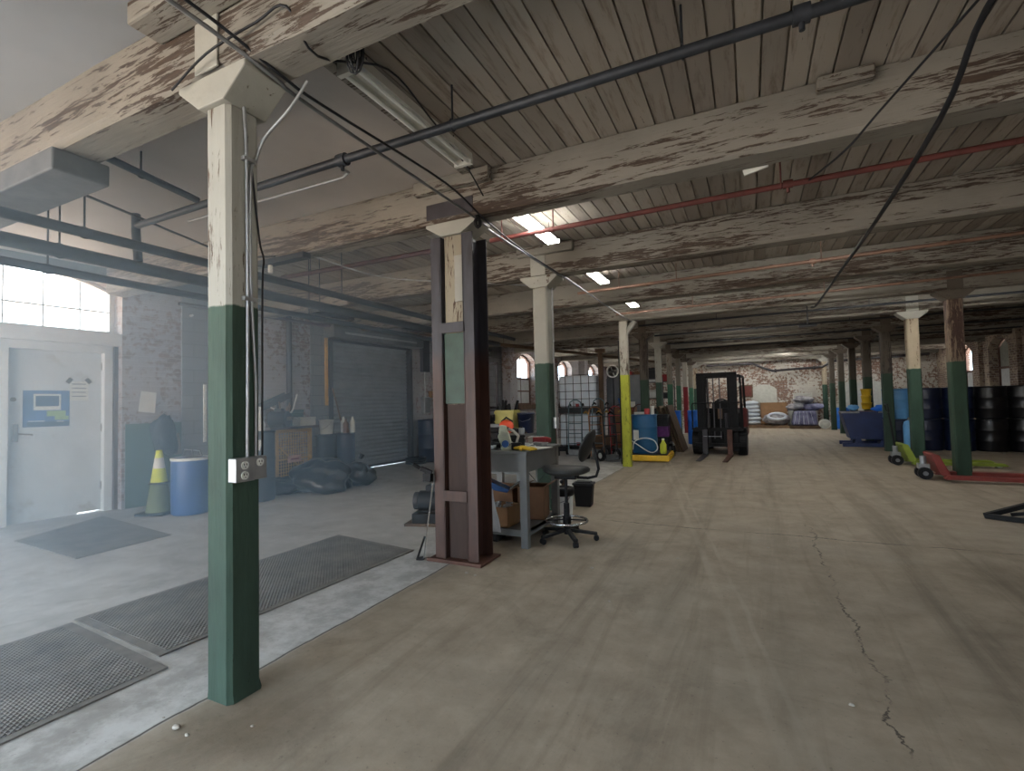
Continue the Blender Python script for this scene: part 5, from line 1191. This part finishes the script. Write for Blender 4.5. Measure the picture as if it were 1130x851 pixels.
b = MB(); b.prism([(1.7, .3), (2.3, .35), (2.36, .6), (2.32, 1.06), (1.7, 1.1)], -.52, .52, 'x'); b.build('counterweight', M['fkred'], t, .05)
b = MB(); b.b2(-.53, .53, .1, .62, .58, .62); b.b2(-.6, -.4, -.02, .6, .6, .64); b.b2(.4, .6, -.02, .6, .6, .64); b.build('fender', M['fk'], t, .01)
b = MB(); b.prism([(1.1, 1.0), (1.55, 1.0), (1.55, 1.1), (1.1, 1.1)], -.25, .25, 'x'); b.prism([(1.5, 1.1), (1.62, 1.1), (1.66, 1.3), (1.54, 1.3)], -.24, .24, 'x'); b.build('seat', M['black'], t, .03)
b = MB(); b.tube([(.19 * math.cos(2 * PI * i / 24), .8 + .08 * math.sin(2 * PI * i / 24), 1.16 + .17 * math.sin(2 * PI * i / 24)) for i in range(24)], .018, 8, True); b.cyl((0, .8, 1.16), (0, .6, .95), .025, seg=10); b.bar((-.18, .8, 1.16), (.18, .8, 1.16), .03, .02); b.build('steering_wheel', M['black'], t)
b = MB(); b.prism([(.5, .6), (.8, .6), (.72, 1.08), (.52, 1.12)], -.38, .38, 'x'); b.prism([(.58, 1.0), (.95, 1.0), (.85, 1.22), (.62, 1.26)], -.2, .2, 'x'); b.build('dashboard', M['fk'], t, .03)
# overhead guard
b = MB()
for x in (-.48, .48):
    b.tube([(x, .35, .6), (x, .5, 1.3), (x * .96, .62, 1.9)], .028, 8); b.tube([(x * .96, 1.95, 1.05), (x * .94, 1.75, 1.9)], .028, 8); b.bar((x * .96, .6, 1.9), (x * .94, 1.78, 1.9), .05, .05)
for y in (.6, .8, 1.0, 1.2, 1.4, 1.6, 1.78): b.bar((-.46, y, 1.92), (.46, y, 1.92), .03, .03)
b.build('overhead_guard', M['fk'], t)
# mast
b = MB()
for x in (-.37, .37):
    b.b2(x - .075, x + .075, -.12, .0, .1, 1.97); b.b2(x * .72 - .03, x * .72 + .03, -.14, -.03, .1, 1.9)
b.b2(-.445, .445, -.12, 0, 1.87, 1.97); b.b2(-.37, .37, -.1, -.02, .5, .58); b.build('mast', M['fk'], t, .006)
b = MB(); b.cyl((-.2, -.05, .2), (-.2, -.05, 1.0), .04, seg=12); b.cyl((.2, -.05, .2), (.2, -.05, 1.0), .04, seg=12); b.cyl((-.2, -.05, 1.0), (-.2, -.05, 1.85), .02, seg=10); b.build('lift_cylinder', M['darksteel'], t)
b = MB()
for x in (-.07, .07): b.b2(x - .012, x + .012, -.11, -.095, .4, 1.85)
b.build('lift_chain', M['darksteel'], t)
b = MB(); b.b2(-.55, .55, -.2, -.15, .58, .66); b.b2(-.5, .5, -.2, -.15, .22, .3); b.b2(-.2, -.14, -.19, -.15, .22, .66); b.b2(.14, .2, -.19, -.15, .22, .66); b.build('carriage', M['fk'], t, .006)
b = MB()
for x in (-.55, .55): b.tube([(x, -.17, .62), (x, -.17, 1.2), (x * .97, -.17, 1.25)], .016, 6)
b.tube([(-.53, -.17, 1.25), (.53, -.17, 1.25)], .016, 6)
b.build('load_backrest', M['fk'], t)
for x in (-.27, .27):
    q = MB(); q.prism([(-.26, .62), (-.2, .62), (-.2, .004), (-1.4, .004), (-1.4, .012), (-.26, .048)], x - .055, x + .055, 'x'); q.build('fork', M['rust'] if x > 0 else M['darksteel'], t, .004)
b = MB(); b.b2(-.3, .1, -.27, -.262, .46, .468); b.build('carriage_stripe', M['galv'], t)
b = MB(); b.b2(-.05, .05, .45, .5, .85, 1.1); b.build('data_plate', M['oldwood'], t)
for x in (-.4, .4):
    b = MB(); b.cyl((x, .5, 1.68), (x, .44, 1.68), .06, .07, seg=14); b.build('headlight', M['offwhite'], t)

# ------------------------------------------------------------------ far wall goods
t = thing('wall_panel', 'brown square board fixed on the far brick wall left of the white arch', 'board', (-.13, 25.46, 1.66)); b = MB(); b.b2(-.23, .23, -.02, .03, -.24, .24); b.build('face', M['brown'], t); b = MB(); b.b2(-.28, .28, -.03, .03, -.29, -.24); b.b2(-.28, .28, -.03, .03, .24, .29); b.b2(-.28, -.23, -.03, .03, -.24, .24); b.b2(.23, .28, -.03, .03, -.24, .24); b.build('frame', M['oldwood'], t)
t = thing('sack_stack', 'tall white sacks stacked on a pallet at the far wall', 'sack stack', (.1, 24.9, 0)); rr = random.Random(8)
def pallet(mb, w, d, h=.13):
    for y in (-d / 2 + .05, 0, d / 2 - .05): mb.b2(-w / 2, w / 2, y - .045, y + .045, 0, h - .025)
    for i in range(7): x = -w / 2 + (w - .09) * i / 6; mb.b2(x, x + .09, -d / 2, d / 2, h - .022, h)
    return mb
tag(pallet(MB(), .9, .8).build('pallet', M['wood'], None, 0, (.05, 24.9, 0)), 'wooden pallet under the white sacks', 'pallet')
bpy.data.objects.remove(t)
for i in range(6):
    b = MB(); b.sphere((0, 0, .09), 1, 20, 10, (.38 - .015 * i, .3, .105)); 
    for j, p in enumerate(b.v): b.v[j] = (p[0] * (1 + .25 * (1 - abs(p[0]) / .4)), p[1], p[2])
    o = b.build('sack', M['sack'], None, 0, (.06 + rr.uniform(-.03, .03), 24.9, .146 + .175 * i)); tag(o, ('lowest white sack', 'second white sack from the bottom', 'third white sack from the bottom', 'fourth white sack from the bottom', 'fifth white sack from the bottom', 'topmost white sack')[i] + ' of the stack at the far wall', 'sack', 'white sacks at the far wall')
tag(pallet(MB(), 1.3, .9).build('pallet', M['wood'], None, 0, (1.0, 24.75, 0)), 'wooden pallet under the tyre-like grey bundle', 'pallet')
carton('large brown carton at the far wall under the white arch', (.95, 25.1, .132), (1.05, .42, .98), 'card', 0, True)
t = thing('wrapped_bundle', 'grey wrapped bundle with a rolled loop in front of the large carton', 'bundle', (1.05, 24.6, .132)); b = MB(); blob(b, (0, 0, .26), .5, (1.15, .55, .5), 17, .16, 24, 14); crumple(b.build('wrap', M['wrapgrey'], t), .08, .2); b = MB(); b.tube([(.34 * math.cos(2 * PI * i / 18), -.2 + .1 * math.sin(2 * PI * i / 18), .38 + .13 * math.sin(2 * PI * i / 18)) for i in range(18)], .06, 8, True); b.build('rolled_loop', M['sack'], t)
tag(pallet(MB(), 1.1, .9).build('pallet', M['oldwood'], None, 0, (2.05, 24.3, 0)), 'pallet under the blue film-wrapped pile', 'pallet')
t = thing('wrapped_bundle', 'blue film-wrapped pile on a pallet at the far right wall end', 'bundle', (2.05, 24.3, .132)); b = MB(); b.prism([(-.48, 0), (.48, 0), (.42, .62), (-.36, .62)], -.4, .4); b.build('wrap', M['wrapblue'], t, .08); b = MB()
for i in range(5): b.bar((-.4 + i * .18, -.41, .05), (-.3 + i * .13, -.39, .58), .02, .008)
b.build('film_crease', M['sack'], t)
for i, (x, y, z, r, sq, sd, l, m) in enumerate(((1.78, 24.35, .77, .34, (1.1, .9, .5), 5, 'grey wrapped bag on the left top of the blue wrapped pile', 'wrapgrey'), (2.4, 24.3, .77, .36, (1.1, .9, .5), 9, 'blue wrapped bag on the right top of the blue wrapped pile', 'wrapblue'), (2.05, 24.3, 1.1, .36, (1.2, .8, .4), 14, 'grey wrapped bag crowning the blue wrapped pile', 'wrapgrey'))):
    b = MB(); blob(b, (0, 0, .0), r, sq, sd, .22, 22, 13); tag(crumple(b.build('wrapped_bag', M[m], None, 0, (x, y, z + r * sq[2] * .8)), .09, .2), l, 'bag', 'bags on the wrapped pile')
t = thing('tub', 'round white tub lying on its side by the far column', 'tub', (2.75, 23.9, 0)); b = MB(); b.sphere((0, 0, .2), .2, 20, 12, (1.1, .7, 1)); b.build('shell', M['offwhite'], t); b = MB(); b.tube([(.2 * math.cos(2 * PI * i / 20), -.1, .2 + .17 * math.sin(2 * PI * i / 20)) for i in range(20)], .015, 6, True); b.build('rim', M['white'], t)
for i, (x, y, z) in enumerate(((2.1, 25.1, 1.0), (1.76, 25.15, .0), (2.42, 25.1, 0))):
    junk('crate', ('pale crate on top of the white crate behind the wrapped pile', 'white crate behind the left side of the wrapped pile', 'white crate behind the right side of the wrapped pile')[i], 'crate', (x, y, z), 'offwhite', 'box', (.7 if not i else .42, .4, (.5, 1.0, 1.0)[i]))
drum('drum', 'bright blue drum standing near the far wall, behind the dark columns', (3.35, 24.0, 0), .3, .85, M['brightblue'], (.4, .7))

# ------------------------------------------------------------------ right side: hopper, drums, pallet jacks
t = thing('tipping_hopper', 'dark blue steel tipping hopper behind the right columns', 'hopper', (2.8, 16.0, 0), -.05)
b = MB(); w0, w1 = .42, .6; zz0, zz1 = .2, .92
th = .02
b.prism([(-w1, zz1), (-w0, zz0), (w0, zz0), (w1, zz1), (w1 - th, zz1), (w0 - th, zz0 + th), (-w0 + th, zz0 + th), (-w1 + th, zz1)], -.4, .4)
b.prism([(-w1, zz1), (-w0, zz0), (w0, zz0), (w1, zz1)], -.42, -.4); b.prism([(-w1, zz1), (-w0, zz0), (w0, zz0), (w1, zz1)], .4, .42); b.build('bin', M['darkblue'], t)
b = MB(); b.b2(-.62, -.2, -.44, -.42, .88, .93); b.b2(.2, .62, -.44, -.42, .88, .93); b.build('rim', M['steel'], t)
b = MB(); b.b2(-.6, .55, -.46, -.34, 0, .1); b.b2(-.6, .55, .34, .46, 0, .1); b.b2(-.3, -.2, -.4, .4, .02, .12); b.b2(.25, .35, -.4, .4, .02, .12); b.build('skid_base', M['darkblue'], t, .006)
b = MB()
for x in (-.25, .3):
    for y in (-.43, .43):
        b = MB(); b.prism([(x - .1, .1), (x + .1, .1), (x + .03, .26), (x - .03, .26)], y - .01, y + .01); b.build('rocker', M['darkblue'], t)
b = MB(); blob(b, (0, 0, 0), .36, (1.2, .85, .5), 19, .3, 22, 12); tag(b.build('scrap_heap', M['card2'], None, 0, (2.8, 16.0, .72)), 'brown scrap heaped in the dark blue hopper', 'scrap')
for i in range(3):
    b = MB(); b.lathe([(.1, 0), (.12, .16), (.125, .16), (.125, .18), (.0001, .18)], seg=20); tag(b.build('bucket', M['yellow'], None, 0, (2.82, 16.05, .97 + i * .182)), ('lowest', 'middle', 'topmost')[i] + ' of the stacked yellow buckets on the hopper', 'bucket', 'yellow buckets on the hopper')
b = MB(); blob(b, (0, 0, 0), .15, (1.5, .9, .55), 23, .25, 20, 12); tag(b.build('plastic_bag', M['brightblue'], None, 0, (3.12, 15.85, 1.0)), 'bright blue plastic lump at the right of the hopper load', 'bag')
b = MB(); blob(b, (0, 0, 0), .12, (1.0, .9, .7), 29, .25, 20, 12); tag(b.build('plastic_bag', M['ltblue'], None, 0, (2.5, 15.9, 1.02)), 'pale blue plastic lump at the left of the hopper load', 'bag')
b = MB(); b.b2(-.9, .9, -.02, .02, 0, 1.9); b.b2(-.94, -.88, -.03, .03, 0, 1.9); tag(b.build('white_board', M['offwhite'], None, 0, (4.4, 24.9, 0)), 'tall pale board standing at the far wall behind the right columns', 'board')
dn = ('first', 'second', 'third', 'fourth', 'fifth')
dm = ('ltblue', 'navy', 'navy', 'black', 'black'); dl = ('navy', 'navy', 'navy', 'black', 'black')
M['drumblack'] = plain('black_drum', C(18, 18, 22), .3, .1)
for i in range(5):
    x = 3.25 + i * .575; y = 15.05 - .03 * i
    for lv, mm_ in ((0, dl[i]), (1, dm[i])):
        m_ = M['drumblack'] if mm_ == 'black' else M[mm_]
        nm = {'ltblue': 'light blue', 'navy': 'navy blue', 'black': 'black'}[mm_]
        drum('drum', '%s drum in the %s layer of the right-hand stack, %s from its left end' % (nm, ('lower', 'upper')[lv], dn[i]), (x, y, lv * .745), .283, .73, m_, (.33, .66), None, 'drum', 'stacked drums at the right')
t = thing('gas_cylinder', 'light blue cylinder standing between the two pale right columns', 'cylinder', (3.22, 13.9, 0)); b = MB(); b.lathe([(.11, .0), (.12, .03), (.12, .62), (.1, .72), (.04, .76), (.0001, .76)], seg=20); b.build('body', M['ltblue'], t); b = MB(); b.cyl((0, 0, .76), (0, 0, .82), .03, seg=10); b.build('valve', M['steel'], t)

def pallet_jack(label, loc, rz, m, fl_=1.15, wd=.54, handle=True):
    """forks along +x from the pump head at the origin"""
    t = thing('pallet_jack', label, 'pallet jack', loc, rz)
    for y in (-wd / 2, wd / 2):
        q = MB(); q.prism([(.02, .06), (.06, .1), (fl_, .09), (fl_ + .06, .05), (fl_ + .02, .04), (.02, .04)], y - .075, y + .075); q.build('fork', m, t, .006)
        q = MB(); q.cyl((fl_ - .06, y - .04, .04), (fl_ - .06, y + .04, .04), .038, seg=14); q.build('load_wheel', M['offwhite'], t)
    q = MB(); q.prism([(-.02, .1), (.1, .06), (.1, .12), (-.02, .4), (-.1, .42), (-.12, .4)], -wd / 2 + .02, wd / 2 - .02); q.build('frame_head', m, t, .01)
    for y in (-.1, .1):
        q = MB(); q.cyl((-.17, y - .035, .095), (-.17, y + .035, .095), .095, seg=20); o = q.build('steer_wheel', M['black'], t); q = MB(); q.cyl((-.17, y - .04, .095), (-.17, y + .04, .095), .035, seg=12); q.build('hub', M['steel'], o)
    q = MB(); q.cyl((-.17, 0, .1), (-.17, 0, .36), .045, seg=14); q.cyl((-.17, -.1, .095), (-.17, .1, .095), .02, seg=8); q.b2(-.24, -.1, -.07, .07, .16, .24); q.build('pump', M['galv'], t)
    if handle:
        q = MB(); q.tube([(-.17, 0, .3), (-.22, 0, .8), (-.25, 0, 1.0)], .018, 8); q.tube([(-.25, 0, 1.0), (-.26, .09, 1.04), (-.28, .1, 1.16), (-.28, -.1, 1.16), (-.26, -.09, 1.04), (-.25, 0, 1.0)], .014, 8); q.build('handle', M['black'], t)
    return t
pallet_jack('red pallet jack with forks around the dark brown right column', (2.62, 9.93, 0), -.04, M['jackred'], 1.55, .56, False)
pallet_jack('lime green pallet jack behind the red one', (2.66, 11.78, 0), .02, M['jackgreen'], 1.3, .5, True)
t = thing('steel_stand', 'black steel stand frame lying at the right edge of the floor', 'stand', (2.62, 6.75, 0))
b = MB(); b.bar((-.4, .22, .03), (.5, -.3, .03), .05, .05); b.bar((-.4, .22, .03), (.6, .5, .34), .05, .05); b.bar((.5, -.3, .03), (.6, .5, .03), .05, .05); b.build('frame', M['black'], t, .006); b = MB(); b.bar((-.2, .2, .06), (.55, .1, .2), .035, .035); b.bar((.6, .5, .03), (.6, .5, .36), .05, .05); b.bar((.55, .1, .03), (.6, .5, .34), .05, .05); b.build('brace', M['black'], t, .006)
rr = random.Random(77)
for i, (x, y, r) in enumerate(((-2.25, 1.3, .016), (-2.16, 1.29, .009), (-1.96, 1.44, .007), (-2.38, 1.32, .006), (-1.2, 3.9, .012), (-2.09, 3.42, .012), (-2.0, 3.4, .01), (.35, 2.6, .01), (-.6, 4.4, .009), (.1, 5.0, .01), (-.9, 3.3, .008), (4.9, 14.2, .03))):
    b = MB(); blob(b, (0, 0, r * .5), r, (1.3, .9, .6), 50 + i, .25, 9, 6); tag(b.build('pebble', M['concrete_pebble'], None, 0, (x, y, 0)), 'small pale chip lying on the concrete floor', 'pebble', 'chips on the floor')
# ------------------------------------------------------------------ daylight, lamps, camera
w = bpy.data.worlds.new('daylight'); SC.world = w; w.use_nodes = True
nt = w.node_tree; bg = nt.nodes['Background']; bg.inputs[1].default_value = 10.5
tc = nt.nodes.new('ShaderNodeTexCoord'); sp = nt.nodes.new('ShaderNodeSeparateXYZ'); mr = nt.nodes.new('ShaderNodeMapRange'); mx = nt.nodes.new('ShaderNodeMix'); mx.data_type = 'RGBA'
nt.links.new(tc.outputs['Generated'], sp.inputs[0]); nt.links.new(sp.outputs[2], mr.inputs[0]); mr.inputs[1].default_value = -.06; mr.inputs[2].default_value = .06
mx.inputs[6].default_value = (1.0, .9, .8, 1); mx.inputs[7].default_value = (.66, .83, 1.0, 1)   # sunlit yard below, pale sky above
nt.links.new(mr.outputs[0], mx.inputs[0]); nt.links.new(mx.outputs[2], bg.inputs[0])

def portal(loc, rot, sx_, sy_):
    l = bpy.data.lights.new('window_portal', 'AREA'); l.shape = 'RECTANGLE'; l.size = sx_; l.size_y = sy_; l.cycles.is_portal = True
    o = bpy.data.objects.new('window_portal', l); COL.objects.link(o); o.location = loc; o.rotation_euler = rot; return o

cam = bpy.data.cameras.new('camera'); co = bpy.data.objects.new('camera', cam); COL.objects.link(co); SC.camera = co
cam.sensor_fit = 'HORIZONTAL'; cam.sensor_width = 36; cam.lens = 543.2553 / 1130 * 36; cam.clip_start = .02
yaw, pit, rol = -.4487, .0366, .0241
F = Vector((math.sin(yaw) * math.cos(pit), math.cos(yaw) * math.cos(pit), math.sin(pit)))
r0 = Vector((math.cos(yaw), -math.sin(yaw), 0)); d0 = F.cross(r0)
r1 = math.cos(rol) * r0 + math.sin(rol) * d0; d1 = -math.sin(rol) * r0 + math.cos(rol) * d0
Rm = Matrix((r1, -d1, -F)).transposed()
co.matrix_world = Matrix.Translation((0, 0, 1.35)) @ Rm.to_4x4()
SC.view_settings.view_transform = 'Standard'; SC.view_settings.look = 'None'; SC.view_settings.gamma = 1; SC.view_settings.exposure = 0
SC.view_settings.use_curve_mapping = False
SC.cycles.max_bounces = 8; SC.cycles.diffuse_bounces = 5; SC.cycles.glossy_bounces = 3; SC.cycles.transparent_max_bounces = 8
SC.cycles.sample_clamp_indirect = 6
SC.cycles.use_denoising = True

k = NT('glare_haze')
for nd in list(k.N):
    if nd.name != 'Material Output': k.N.remove(nd)
vs_ = k.N.new('ShaderNodeVolumeScatter'); vs_.inputs['Density'].default_value = .12; vs_.inputs['Anisotropy'].default_value = .2; vs_.inputs['Color'].default_value = (.55, .78, 1, 1)
k.L.new(vs_.outputs[0], k.out.inputs['Volume'])
b = MB(); b.b2(-7.6, -2.65, -1.0, 4.4, .02, 3.3); tag(b.build('haze', k.m), 'bluish haze volume added for the glare by the arched window at the left', 'haze', None, 'stuff')  # scattering volume set in place of veiling glare
